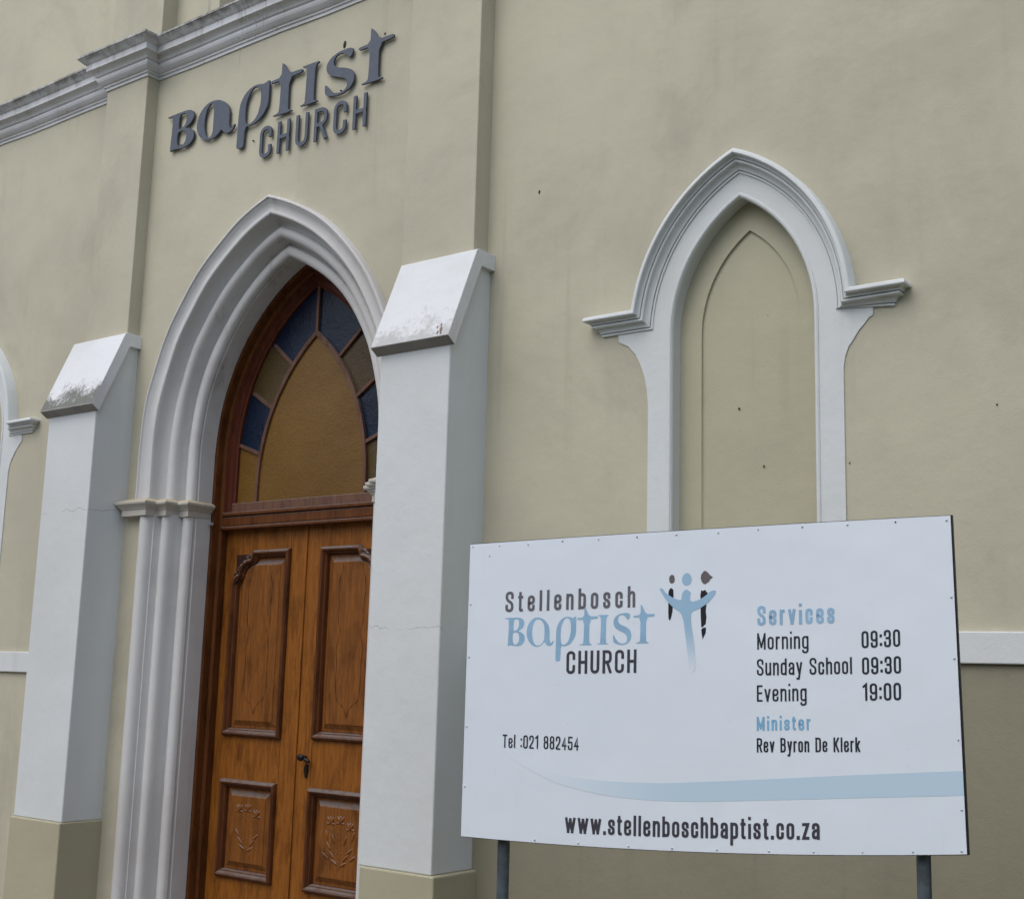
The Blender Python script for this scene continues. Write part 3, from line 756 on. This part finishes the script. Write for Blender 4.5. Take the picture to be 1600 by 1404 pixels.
La = G(gA, [[(690, 293), (780, 313), (850, 368), (910, 450), (928, 530), (932, 720), (945, 785), (965, 790), (1000, 745), (1016, 750), (988, 820), (940, 847), (890, 838), (850, 795), (830, 762), (790, 812), (740, 850), (680, 864), (600, 842), (520, 762), (476, 640), (476, 540), (500, 440), (550, 358), (620, 303)],
            [(690, 325), (750, 345), (800, 400), (828, 480), (830, 700), (810, 760), (760, 820), (690, 838), (640, 810), (600, 730), (582, 620), (585, 500), (610, 400), (650, 345)]])
La_wall = [La[0][:], chaikin([loc(gA(p)) for p in [(660, 325), (690, 345), (705, 400), (708, 480), (710, 700), (708, 760), (690, 815), (660, 832), (625, 805), (600, 730), (582, 620), (585, 500), (605, 400), (635, 345)]])]
Lp = G(gA, [[(1250, 283), (1330, 293), (1360, 308), (1400, 300), (1430, 280), (1445, 285), (1445, 560), (1432, 650), (1382, 752), (1300, 828), (1230, 850), (1152, 842), (1148, 1090), (1140, 1120), (1125, 1132), (1075, 1132), (1058, 1120), (1053, 1090), (1058, 600), (1070, 490), (1110, 390), (1170, 320)],
            [(1260, 310), (1310, 330), (1340, 400), (1345, 560), (1320, 700), (1280, 780), (1220, 822), (1175, 815), (1150, 760), (1145, 600), (1155, 480), (1190, 380), (1225, 325)]])
t_pts = [[(226, 158), (236, 158), (258, 190), (318, 322), (455, 320), (468, 328), (470, 352), (455, 364), (320, 378), (320, 768), (332, 802), (368, 812), (370, 828), (150, 830), (150, 815), (205, 803), (220, 770), (225, 380), (112, 382), (100, 370), (104, 348), (225, 338)]]
Lt = G(gB, t_pts); Lt2 = G(gB, t_pts, (988, -32))
Li = G(gB, [[(468, 298), (655, 298), (662, 310), (628, 328), (616, 380), (612, 770), (627, 793), (662, 800), (658, 813), (463, 813), (463, 801), (505, 793), (517, 770), (524, 380), (514, 328), (472, 315)]])
Ls = G(gB, [[(960, 266), (1000, 273), (1030, 290), (1026, 350), (1003, 385), (985, 385), (962, 350), (930, 310), (880, 300), (840, 320), (820, 370), (828, 430), (870, 470), (960, 508), (1032, 560), (1060, 640), (1047, 730), (1000, 792), (930, 822), (860, 822), (790, 802), (743, 772), (736, 650), (750, 648), (790, 720), (840, 780), (900, 800), (960, 785), (985, 740), (980, 670), (940, 622), (830, 568), (768, 522), (743, 450), (748, 380), (790, 318), (860, 278)]])

# ------------------------------------------------------------------ condensed stroke alphabet
XH = 0.735
def rounded(pts, r, closed=False):
    out_, n = [], len(pts)
    for i in range(n):
        if not closed and i in (0, n - 1): out_.append(pts[i]); continue
        a, b, c = pts[i - 1], pts[i], pts[(i + 1) % n]
        la, lc = math.dist(a, b), math.dist(c, b); ra, rc = min(r, la * .5), min(r, lc * .5)
        p = (b[0] + (a[0] - b[0]) * ra / la, b[1] + (a[1] - b[1]) * ra / la); q = (b[0] + (c[0] - b[0]) * rc / lc, b[1] + (c[1] - b[1]) * rc / lc)
        for k in range(6):
            t = k / 5; out_.append(tuple((1 - t) ** 2 * p[j] + 2 * t * (1 - t) * (b[j] * .93 + (p[j] + q[j]) * .035) + t * t * q[j] for j in (0, 1)))
    o2 = [out_[0]]
    for p in out_[1:]:
        if math.dist(p, o2[-1]) > 1e-5: o2.append(p)
    if closed and math.dist(o2[0], o2[-1]) < 1e-5: o2.pop()
    return o2
# each glyph: (width, [(points, round?, closed?)...]) with x in 0..1 of the width, y in cap heights
r_, c_ = True, True
GL = {
 'S': (.46, [([(1, .74), (1, 1), (0, 1), (0, .60), (1, .42), (1, 0), (0, 0), (0, .26)], 1, 0)]),
 'C': (.46, [([(1, .70), (1, 1), (0, 1), (0, 0), (1, 0), (1, .30)], 1, 0)]),
 'H': (.47, [([(0, 0), (0, 1)], 0, 0), ([(1, 0), (1, 1)], 0, 0), ([(0, .5), (1, .5)], 0, 0)]),
 'U': (.46, [([(0, 1), (0, 0), (1, 0), (1, 1)], 1, 0)]),
 'R': (.47, [([(0, 0), (0, 1)], 0, 0), ([(0, 1), (1, 1), (1, .48), (0, .48)], 1, 0), ([(.5, .48), (1, 0)], 0, 0)]),
 'M': (.56, [([(0, 0), (0, 1)], 0, 0), ([(0, .97), (.5, .12)], 0, 0), ([(.5, .12), (1, .97)], 0, 0), ([(1, 1), (1, 0)], 0, 0)]),
 'E': (.38, [([(1, 1), (0, 1), (0, 0), (1, 0)], 0, 0), ([(0, .52), (.9, .52)], 0, 0)]),
 'D': (.47, [([(0, 0), (0, 1), (1, 1), (1, 0)], 2, 1)]),
 'K': (.47, [([(0, 0), (0, 1)], 0, 0), ([(1, 1), (.05, .40)], 0, 0), ([(.35, .58), (1, 0)], 0, 0)]),
 'B': (.46, [([(0, 0), (0, 1)], 0, 0), ([(0, 1), (.95, 1), (.95, .53), (0, .53)], 1, 0), ([(0, .53), (1, .53), (1, 0), (0, 0)], 1, 0)]),
 'T': (.44, [([(0, 1), (1, 1)], 0, 0), ([(.5, 0), (.5, 1)], 0, 0)]),
 '0': (.44, [([(0, 0), (0, 1), (1, 1), (1, 0)], 1, 1)]),
 '1': (.30, [([(0, .86), (.9, 1), (.9, 0)], 0, 0)]),
 '2': (.43, [([(0, .72), (0, 1), (1, 1), (1, .58), (0, .08), (0, 0), (1, 0)], 1, 0)]),
 '3': (.43, [([(0, .75), (0, 1), (1, 1), (1, .53), (.35, .53)], 1, 0), ([(.35, .53), (1, .53), (1, 0), (0, 0), (0, .25)], 1, 0)]),
 '4': (.45, [([(.72, 0), (.72, 1), (0, .28), (1, .28)], 0, 0)]),
 '5': (.43, [([(.95, 1), (.05, 1), (.03, .55)], 0, 0), ([(.03, .55), (1, .64), (1, 0), (0, 0), (0, .25)], 1, 0)]),
 '8': (.44, [([(0.04, .53), (0.04, 1), (.96, 1), (.96, .53)], 1, 1), ([(0, 0), (0, .53), (1, .53), (1, 0)], 1, 1)]),
 '9': (.44, [([(1, .42), (0, .42), (0, 1), (1, 1)], 1, 1), ([(1, .7), (1, 0), (0, 0), (0, .22)], 1, 0)]),
 ':': (.10, [([(.5, .10), (.5, .13)], 0, 0), ([(.5, .60), (.5, .63)], 0, 0)]),
 '.': (.12, [([(.5, .0), (.5, .03)], 0, 0)]),
 ' ': (.13, []),
 't': (.27, [([(.35, .95), (.35, 0), (1, 0)], 1, 0), ([(0, XH), (1, XH)], 0, 0)]),
 'e': (.40, [([(0, .38), (1, .38), (1, XH), (0, XH), (0, 0), (1, 0), (1, .2)], 1, 0)]),
 'l': (.10, [([(.5, 0), (.5, 1)], 0, 0)]),
 'i': (.10, [([(.5, 0), (.5, XH - .06)], 0, 0), ([(.5, 1.03), (.5, 1.045)], 0, 0)]),
 'n': (.40, [([(0, 0), (0, XH)], 0, 0), ([(0, .58), (.3, XH), (1, XH), (1, 0)], 1, 0)]),
 'h': (.40, [([(0, 0), (0, 1)], 0, 0), ([(0, .58), (.3, XH), (1, XH), (1, 0)], 1, 0)]),
 'r': (.27, [([(0, 0), (0, XH)], 0, 0), ([(0, .55), (.35, XH), (1, XH)], 1, 0)]),
 'u': (.40, [([(1, 0), (1, XH)], 0, 0), ([(0, XH), (0, 0), (.7, 0), (1, .16)], 1, 0)]),
 'o': (.40, [([(0, 0), (0, XH), (1, XH), (1, 0)], 1, 1)]),
 'b': (.41, [([(0, 0), (0, 1)], 0, 0), ([(0, 0.02), (0, XH), (1, XH), (1, 0.0)], 1, 1)]),
 'd': (.41, [([(1, 0), (1, 1)], 0, 0), ([(0, 0), (0, XH), (1, XH), (1, 0.02)], 1, 1)]),
 'p': (.41, [([(0, -.24), (0, XH)], 0, 0), ([(0, 0.0), (0, XH), (1, XH), (1, 0.0)], 1, 1)]),
 'g': (.41, [([(1, XH), (1, -.22), (0, -.22), (0, -.12)], 1, 0), ([(0, 0), (0, XH), (1, XH), (1, 0.0)], 1, 1)]),
 'a': (.39, [([(.03, .55), (.03, XH), (1, XH), (1, 0)], 1, 0), ([(1, .43), (0, .36), (0, 0), (1, 0.06)], 1, 0)]),
 's': (.38, [([(1, .53), (1, XH), (0, XH), (0, .42), (1, .32), (1, 0), (0, 0), (0, .20)], 1, 0)]),
 'c': (.39, [([(1, .50), (1, XH), (0, XH), (0, 0), (1, 0), (1, .23)], 1, 0)]),
 'v': (.40, [([(0, XH), (.5, 0.0)], 0, 0), ([(.5, 0.0), (1, XH)], 0, 0)]),
 'w': (.62, [([(0, XH), (.25, 0.0)], 0, 0), ([(.25, 0.0), (.5, XH - .04)], 0, 0), ([(.5, XH - .04), (.75, 0.0)], 0, 0), ([(.75, 0.0), (1, XH)], 0, 0)]),
 'y': (.40, [([(0, XH), (.52, 0.05)], 0, 0), ([(1, XH), (.40, -.22), (.05, -.22)], 0, 0)]),
 'z': (.36, [([(0, XH), (1, XH), (0, 0), (1, 0)], 0, 0)]),
 'k': (.39, [([(0, 0), (0, 1)], 0, 0), ([(1, XH), (.05, .28)], 0, 0), ([(.35, .42), (1, 0)], 0, 0)]),
}
def ribbon(pts, s, closed):
    """left and right edge of a stroke"""
    n = len(pts); Lf, Rt = [], []
    if not closed:   # square ends
        def ext(a, b): l = math.dist(a, b) or 1e-9; return (a[0] + (a[0] - b[0]) / l * s / 2, a[1] + (a[1] - b[1]) / l * s / 2)
        pts = [ext(pts[0], pts[1])] + list(pts[1:-1]) + [ext(pts[-1], pts[-2])]
    for i in range(n):
        a = pts[i - 1] if (i > 0 or closed) else None; b = pts[i]; c = pts[(i + 1) % n] if (i < n - 1 or closed) else None
        def nn(p, q): l = math.dist(p, q) or 1e-9; return (-(q[1] - p[1]) / l, (q[0] - p[0]) / l)
        n1 = nn(a, b) if a else nn(b, c); n2 = nn(b, c) if c else n1
        sx, sy = n1[0] + n2[0], n1[1] + n2[1]; k = 2 / max(.5, sx * sx + sy * sy)
        m = (sx * k * s / 2, sy * k * s / 2)
        Lf.append((b[0] + m[0], b[1] + m[1])); Rt.append((b[0] - m[0], b[1] - m[1]))
    return Lf, Rt
def text_strokes(txt, width, cap, wt, g0=0.13):
    """list of (glyph index, left edge, right edge, closed) in metres for a line of the given width and cap height"""
    s = wt * cap; ng = len(txt) - 1
    ww = [max(0.0, GL[c][0] * cap - s) if c != ' ' else GL[c][0] * cap for c in txt]
    k = (width - s * (ng + 1)) / (sum(ww) + ng * g0 * cap); x = s / 2; out_ = []
    for gi, c in enumerate(txt):
        sts = GL[c][1]; W = ww[gi] * k
        for pts, rd, cl in sts:
            q = []
            for px, py in pts:
                yy = py * cap
                yy = s / 2 + yy * (1 - s / cap) if py >= 0 else yy
                if c in '.:' or (c == 'i' and py > .9): yy = py * cap + s / 2 if c in '.:' else py * cap - s * .45
                q.append((x + px * W, yy))
            if rd == 1: q = rounded(q, max(W * .52, s * .6), bool(cl))
            elif rd == 2:
                q = [q[0], q[1]] + rounded([q[1], q[2], q[3], q[0]], W * .55)[1:-1]
            L_, R_ = ribbon(q, s if c not in '.:' else s * 1.1, bool(cl)); out_.append((gi, L_, R_, bool(cl)))
        x += W + s + g0 * cap * k
    return out_

# ------------------------------------------------------------------ raised lettering on the wall
wl = empty('wall_lettering', (-7.3, -0.03, 5.5), 'slate blue raised letters reading BaptIst CHURCH mounted on the wall above the door', 'sign')
bpy.context.view_layer.update()
WLI = Matrix.Translation((7.3, 0.03, -5.5))
def WP(o): o.parent = wl; o.matrix_parent_inverse = WLI; return o
SX, SZ = 0.01105, 0.00735
for loops in (LB, La_wall, Lp, Lt, Li, Ls, Lt2):
    o = plate('letter', [[(-8.605 + x * SX, 5.885 + y * SZ) for x, y in lp] for lp in loops], -0.061, -0.0455, mat_letter)
    b = o.modifiers.new('bevel', 'BEVEL'); b.width = 0.003; b.segments = 1; b.limit_method = 'ANGLE'; b.angle_limit = R(60)
    WP(o)
    cxs = [-8.605 + x * SX for x, _ in loops[0]]; czs = [5.885 + y * SZ for _, y in loops[0]]
    WP(tube('standoff', [((min(cxs) + max(cxs)) / 2, -0.046, min(czs) + 0.04), ((min(cxs) + max(cxs)) / 2, -0.025, min(czs) + 0.04)], 0.006, mat_blackmetal, seg=8))
st = text_strokes('CHURCH', 1.155, 0.262, 0.112, .24)
for gi in range(6):
    vs, fs = [], []
    for k, (g, L_, R_, cl) in enumerate([q for q in st if q[0] == gi]):
        y0, y1 = -0.060 - 0.0004 * k, -0.0450 - 0.0004 * k; n = len(L_); b = len(vs)
        for yy in (y0, y1):
            vs += [(-7.478 + x, yy, 5.553 + z) for x, z in L_] + [(-7.478 + x, yy, 5.553 + z) for x, z in R_]
        m_ = n if cl else n - 1
        for i in range(m_):
            j = (i + 1) % n
            fs += [(b + i, b + j, b + n + j, b + n + i), (b + 2 * n + i, b + 2 * n + j, b + 3 * n + j, b + 3 * n + i),
                   (b + i, b + j, b + 2 * n + j, b + 2 * n + i), (b + n + i, b + n + j, b + 3 * n + j, b + 3 * n + i)]
        if not cl:
            for i in (0, n - 1): fs.append((b + i, b + n + i, b + 3 * n + i, b + 2 * n + i))
    WP(mesh('letter', vs, fs, mat_letter))

# ------------------------------------------------------------------ notice board
BO = Vector((-3.1405, -2.6093, 0.0)); BY = R(13)
nb = empty('notice_board', (BO.x, BO.y, -0.43), 'white notice board on two grey steel posts listing Stellenbosch Baptist Church services', 'sign')
nb.rotation_euler = (0, 0, BY)
NBI = Matrix.Translation((0, 0, 0.43))   # children are modelled in heights above the camera-level datum
SHEET_OFF = -1
# local frame: x along the board, y away from the viewer, z up
def edge_bot(u): t = u / 1.796; return 0.9985 + (1.0745 - 0.9985) * t - 0.0245 * 4 * t * (1 - t)
def edge_top(u): t = u / 1.78; return 2.0915 + (2.1610 - 2.0915) * t + 0.004 * 4 * t * (1 - t)
def edge_left(v): return 0.0
def edge_right(v): return 1.796 + (1.778 - 1.796) * (v - 1.07) / 1.09
NU, NV = 36, 22
def sheet_y(u, v): return 0.0
def sheet_pt(i, j, grow=0.0, y=0.0):
    a, b = i / NU, j / NV
    u0 = a * 1.79; zb, zt = edge_bot(u0) - grow, edge_top(u0) + grow * .8
    z = zb + (zt - zb) * b; u = a * edge_right(z) + (a * 2 - 1) * grow
    return (u, y + sheet_y(a, b), z)
vs = [sheet_pt(i, j) for j in range(NV + 1) for i in range(NU + 1)]
fs = [(j * (NU + 1) + i, j * (NU + 1) + i + 1, (j + 1) * (NU + 1) + i + 1, (j + 1) * (NU + 1) + i) for j in range(NV) for i in range(NU)]
sh = mesh('sheet', vs, fs, mat_sheet, nb)
sm = sh.modifiers.new('solid', 'SOLIDIFY'); sm.thickness = 0.0018; sm.offset = SHEET_OFF
# steel frame behind the sheet
def ring(g0, g1, y0, y1):
    def outline(g):
        b = [(a / 30 * 1.79, 0) for a in range(31)]
        lo = [(-g + u * (edge_right(1.07) + 2 * g) / 1.79, edge_bot(u) - g) for u, _ in b]
        hi = [(-g + u * (edge_right(2.16) + 2 * g) / 1.79, edge_top(u) + g) for u, _ in reversed(b)]
        return lo + hi
    return [outline(g0), outline(g1)]
loops = ring(0.0022, -0.034, 0, 0)
# the right-hand upright of the frame sticks out a little past the sheet
loops[0] = [(x + (0.004 if x > 1.7 else 0), z) for x, z in loops[0]]
fo = plate('frame', loops, 0.0025, 0.032, mat_darkframe, nb)
for px in (0.151, 1.656):
    tube('post', [(px, 0.058, -0.60), (px, 0.058, 1.2), (px, 0.058, 2.03)], 0.0232, mat_galv, nb, seg=20)
    box('bracket', px - 0.035, px + 0.035, 0.0325, 0.040, 1.25, 1.29, mat_galv, nb); box('bracket', px - 0.035, px + 0.035, 0.0325, 0.040, 1.9, 1.94, mat_galv, nb)
# screws round the edge
def screw(u, z, r=0.0042, mat=mat_screw):
    vs, fs = [], []; a = u / 1.79; zb, zt = edge_bot(u), edge_top(u)
    blob_data(vs, fs, (u, sheet_y(a, (z - zb) / (zt - zb)) - 0.0008, z), (r, 0.0025, r), 0, 10, 6)
    mesh('screw', vs, fs, mat, nb, smooth=True)
for u in (0.012, 0.125, 0.245, 0.385, 0.53, 0.68, 0.83, 0.985, 1.13, 1.285, 1.44, 1.60, 1.765):
    screw(u, edge_top(u) - 0.010 - random.uniform(0, .006), random.uniform(.0025, .0036), mat_screw if u not in (1.60, 0.68) else mat_blackmetal)
for u in (0.30, 0.47, 0.66, 0.82, 0.98, 1.16, 1.31, 1.47, 1.63, 1.78):
    screw(u, edge_bot(u) + 0.009, random.uniform(.0030, .0042))
for z in (1.18, 1.40, 1.66, 1.86):
    screw(0.010, z, .0036); screw(edge_right(z) - 0.010, z + 0.03, .0036)
screw(0.085, 2.045, .0022, mat_blackmetal)
# printing
def print_strips(name, strips, mat):
    vs, fs = [], []
    for k, (g, L_, R_, cl) in enumerate(strips):
        yy = -0.0008 - 0.00006 * (k % 7); n = len(L_); b = len(vs)
        vs += [(x, yy, z) for x, z in L_] + [(x, yy, z) for x, z in R_]
        for i in range(n if cl else n - 1):
            j = (i + 1) % n; fs.append((b + i, b + j, b + n + j, b + n + i))
    o = mesh(name, vs, fs, mat, nb)
    return o
def line(txt, l, r, cap, wt, mat, g0=0.13):
    width = math.dist(l, r); ang = math.atan2(r[1] - l[1], r[0] - l[0])
    out_ = []
    for g, L_, R_, cl in text_strokes(txt, width, cap, wt, g0):
        f = lambda p: (l[0] + p[0] * math.cos(ang), l[1] + p[1] + p[0] * math.sin(ang))
        out_.append((g, [f(p) for p in L_], [f(p) for p in R_], cl))
    return print_strips('lettering', out_, mat)
line('Stellenbosch', (.157, 1.8312), (.676, 1.8522), .0775, .135, mat_tgrey, .27)
line('CHURCH', (.4110, 1.6060), (.6830, 1.6172), .0835, .125, mat_tdark, .17)
line('Services', (1.1250, 1.7904), (1.3910, 1.8014), .068, .150, mat_tblue2, .19)
line('Morning', (1.1240, 1.7073), (1.3020, 1.7142), .0565, .112, mat_tink)
line('Sunday School', (1.1225, 1.6183), (1.4467, 1.6320), .0565, .112, mat_tink)
line('Evening', (1.1220, 1.5292), (1.2935, 1.5374), .0560, .112, mat_tink)
line('09:30', (1.4800, 1.7178), (1.6063, 1.7258), .0575, .125, mat_tink)
line('09:30', (1.4800, 1.6303), (1.6070, 1.6376), .0575, .125, mat_tink)
line('19:00', (1.4800, 1.5436), (1.6050, 1.5502), .0575, .125, mat_tink)
line('Minister', (1.1210, 1.4311), (1.3050, 1.4414), .0470, .150, mat_tblue, .17)
line('Rev Byron De Klerk', (1.1207, 1.3581), (1.4690, 1.3764), .0480, .125, mat_tink)
line('Tel :021 882454', (.1610, 1.3292), (.4660, 1.3334), .0480, .115, mat_tink)
def url():
    # the web address follows the slightly bowed lower edge
    segs_ = text_strokes('www.stellenboschbaptist.co.za', 0.9135, 0.0700, .140)
    def f(p):
        t = p[0] / 0.9135; return (0.4178 + p[0], 1.0412 + (1.0845 - 1.0412) * t - 0.006 * 4 * t * (1 - t) + p[1])
    return print_strips('lettering', [(g, [f(p) for p in L_], [f(p) for p in R_], cl) for g, L_, R_, cl in segs_], mat_tdark)
url()
def printed(name, loops, mat, lift=0.0):
    me = plate_mesh(name, loops, -0.00052 - lift, -0.00050 - lift)
    return link(name, me, mat, nb)
def bl_(p): return (0.1718 + p[0] * 0.00253, 1.7071 + p[0] * 0.0000727 + p[1] * 0.00238)
for loops in (LB, La, Lp, Lt, Li, Ls, Lt2): printed('logo_letter', [[bl_(p) for p in lp] for lp in loops], mat_tblue2)
def cross(p):   # emblem crop -> board
    px, py = 960 + p[0] / 7.018, 870 + p[1] / 7.018
    return (0.7665 + (px - 1030) * 0.002372, 1.9177 - (py - 920) * 0.002335 + (px - 1030) * 0.00006)
def ell(c, rx, ry, n=18): return [(c[0] + rx * math.cos(2 * math.pi * k / n) * random.uniform(.95, 1.04), c[1] + ry * math.sin(2 * math.pi * k / n) * random.uniform(.95, 1.04)) for k in range(n)]
mat_cross = fade_print('print_blue_fading_down', (0.34, 0.53, 0.70), 2, 1.60, 1.80)
printed('emblem', [[cross(p) for p in ell((633, 247), 32, 48)]], mat_tbrown)
printed('emblem', [[cross(p) for p in ell((797, 255), 54, 69)]], mat_cross)
printed('emblem', [[cross(p) for p in [(985, 168), (1005, 170), (1030, 190), (1050, 215), (1082, 240), (1050, 265), (1040, 285), (1000, 312), (982, 312), (960, 285), (948, 245), (955, 205)]]], mat_tbrown)
printed('emblem', [[cross(p) for p in [(610, 350), (628, 341), (650, 365), (652, 440), (640, 600), (625, 665), (610, 696), (598, 670), (594, 600), (595, 380)]]], mat_tblack)
printed('emblem', [[cross(p) for p in [(955, 375), (975, 382), (1000, 370), (1008, 392), (1025, 402), (1010, 470), (1010, 540), (1004, 600), (1012, 660), (1004, 740), (990, 745), (975, 765), (956, 772), (948, 620), (946, 420)]]], mat_tblack)
printed('emblem', [[cross(p) for p in [(956, 792), (975, 775), (1008, 772), (1004, 830), (970, 898), (962, 850)]]], mat_tblack)
arms = [(488, 340), (530, 343), (560, 390), (640, 448), (740, 483), (740, 420), (765, 375), (795, 358), (828, 382), (848, 410), (830, 422), (835, 500), (930, 480), (1010, 430), (1060, 383), (1122, 378), (1100, 430), (1030, 512), (930, 575), (838, 602), (850, 760), (880, 950), (898, 1180), (872, 1240), (832, 1255), (815, 1100), (790, 900), (752, 620), (660, 565), (580, 485), (530, 410)]
printed('emblem', [chaikin([cross(p) for p in arms], 2)], mat_cross, 0.0003)
top = [(.150, 1.3220), (.24, 1.2850), (.3563, 1.2497), (.5313, 1.2322), (.7482, 1.2346), (.93, 1.249), (1.1145, 1.2664), (1.4588, 1.3014), (1.79, 1.3320)]
bot = [(.150, 1.3210), (.2797, 1.2524), (.4077, 1.2071), (.6053, 1.1786), (.8423, 1.1769), (1.1142, 1.1972), (1.4574, 1.2269), (1.7925, 1.2555)]
def cr(pts, n=8):
    o_ = []
    for i in range(len(pts) - 1):
        p0, p1, p2, p3 = pts[max(0, i - 1)], pts[i], pts[i + 1], pts[min(len(pts) - 1, i + 2)]
        for k in range(n):
            t = k / n; o_.append(tuple(0.5 * (2 * p1[j] + (p2[j] - p0[j]) * t + (2 * p0[j] - 5 * p1[j] + 4 * p2[j] - p3[j]) * t * t + (3 * p1[j] - p0[j] - 3 * p2[j] + p3[j]) * t ** 3) for j in (0, 1)))
    return o_ + [pts[-1]]
printed('swoosh', [cr(top) + list(reversed(cr(bot)))], fade_print('print_blue_fading_left', (0.53, 0.69, 0.81), 0, 0.16, 0.95), 0.0)

for o in nb.children: o.matrix_parent_inverse = NBI

# ------------------------------------------------------------------ unseen objects added to block sky light from the facade
def sky_blocker_hedge(x0, x1, y, h, z0, dep=.45):
    vs, fs = [], []
    for k in range(int((x1 - x0) * h * 170)):
        x = random.uniform(x0, x1); yy = y + random.uniform(-dep, dep); z = z0 + random.uniform(0, h) * random.uniform(.85, 1.04)
        a = random.uniform(0, 6.28); t = random.uniform(-.8, .8); s_ = random.uniform(.07, .13)
        u = Vector((math.cos(a), math.sin(a), 0)) * s_; v = Vector((-math.sin(a) * math.sin(t), math.cos(a) * math.sin(t), math.cos(t))) * s_ * 1.4
        c = Vector((x, yy, z)); b = len(vs); vs += [tuple(c - v), tuple(c + u), tuple(c + v), tuple(c - u)]; fs.append((b, b + 1, b + 2, b + 3))
    o = mesh('sky_blocker_hedge', vs, fs, simple_ground('sky_blocker_leaves', (0.035, 0.06, 0.02), (0.06, 0.085, 0.03), 4.0)); o['kind'] = 'stuff'
    return o
sky_blocker_hedge(-2.5, 20, -9.0, 2.6, -0.45, .7)  # added behind the camera to dim the lower right of the facade
sky_blocker_hedge(-1.10, 5.0, -0.75, 2.2, -0.43, .5)  # added out of view beside the wall, darkens its lower right part
bld = box('sky_blocker_building', -40, 30, -30, -19.5, -0.6, 8.2, plaster('sky_blocker_render', (0.22, 0.20, 0.17), (0.18, 0.165, 0.14), (0.1, 0.1, 0.09), top_run=False)); bld['kind'] = 'structure'  # added unseen block opposite, sized to keep low sky light off the walls
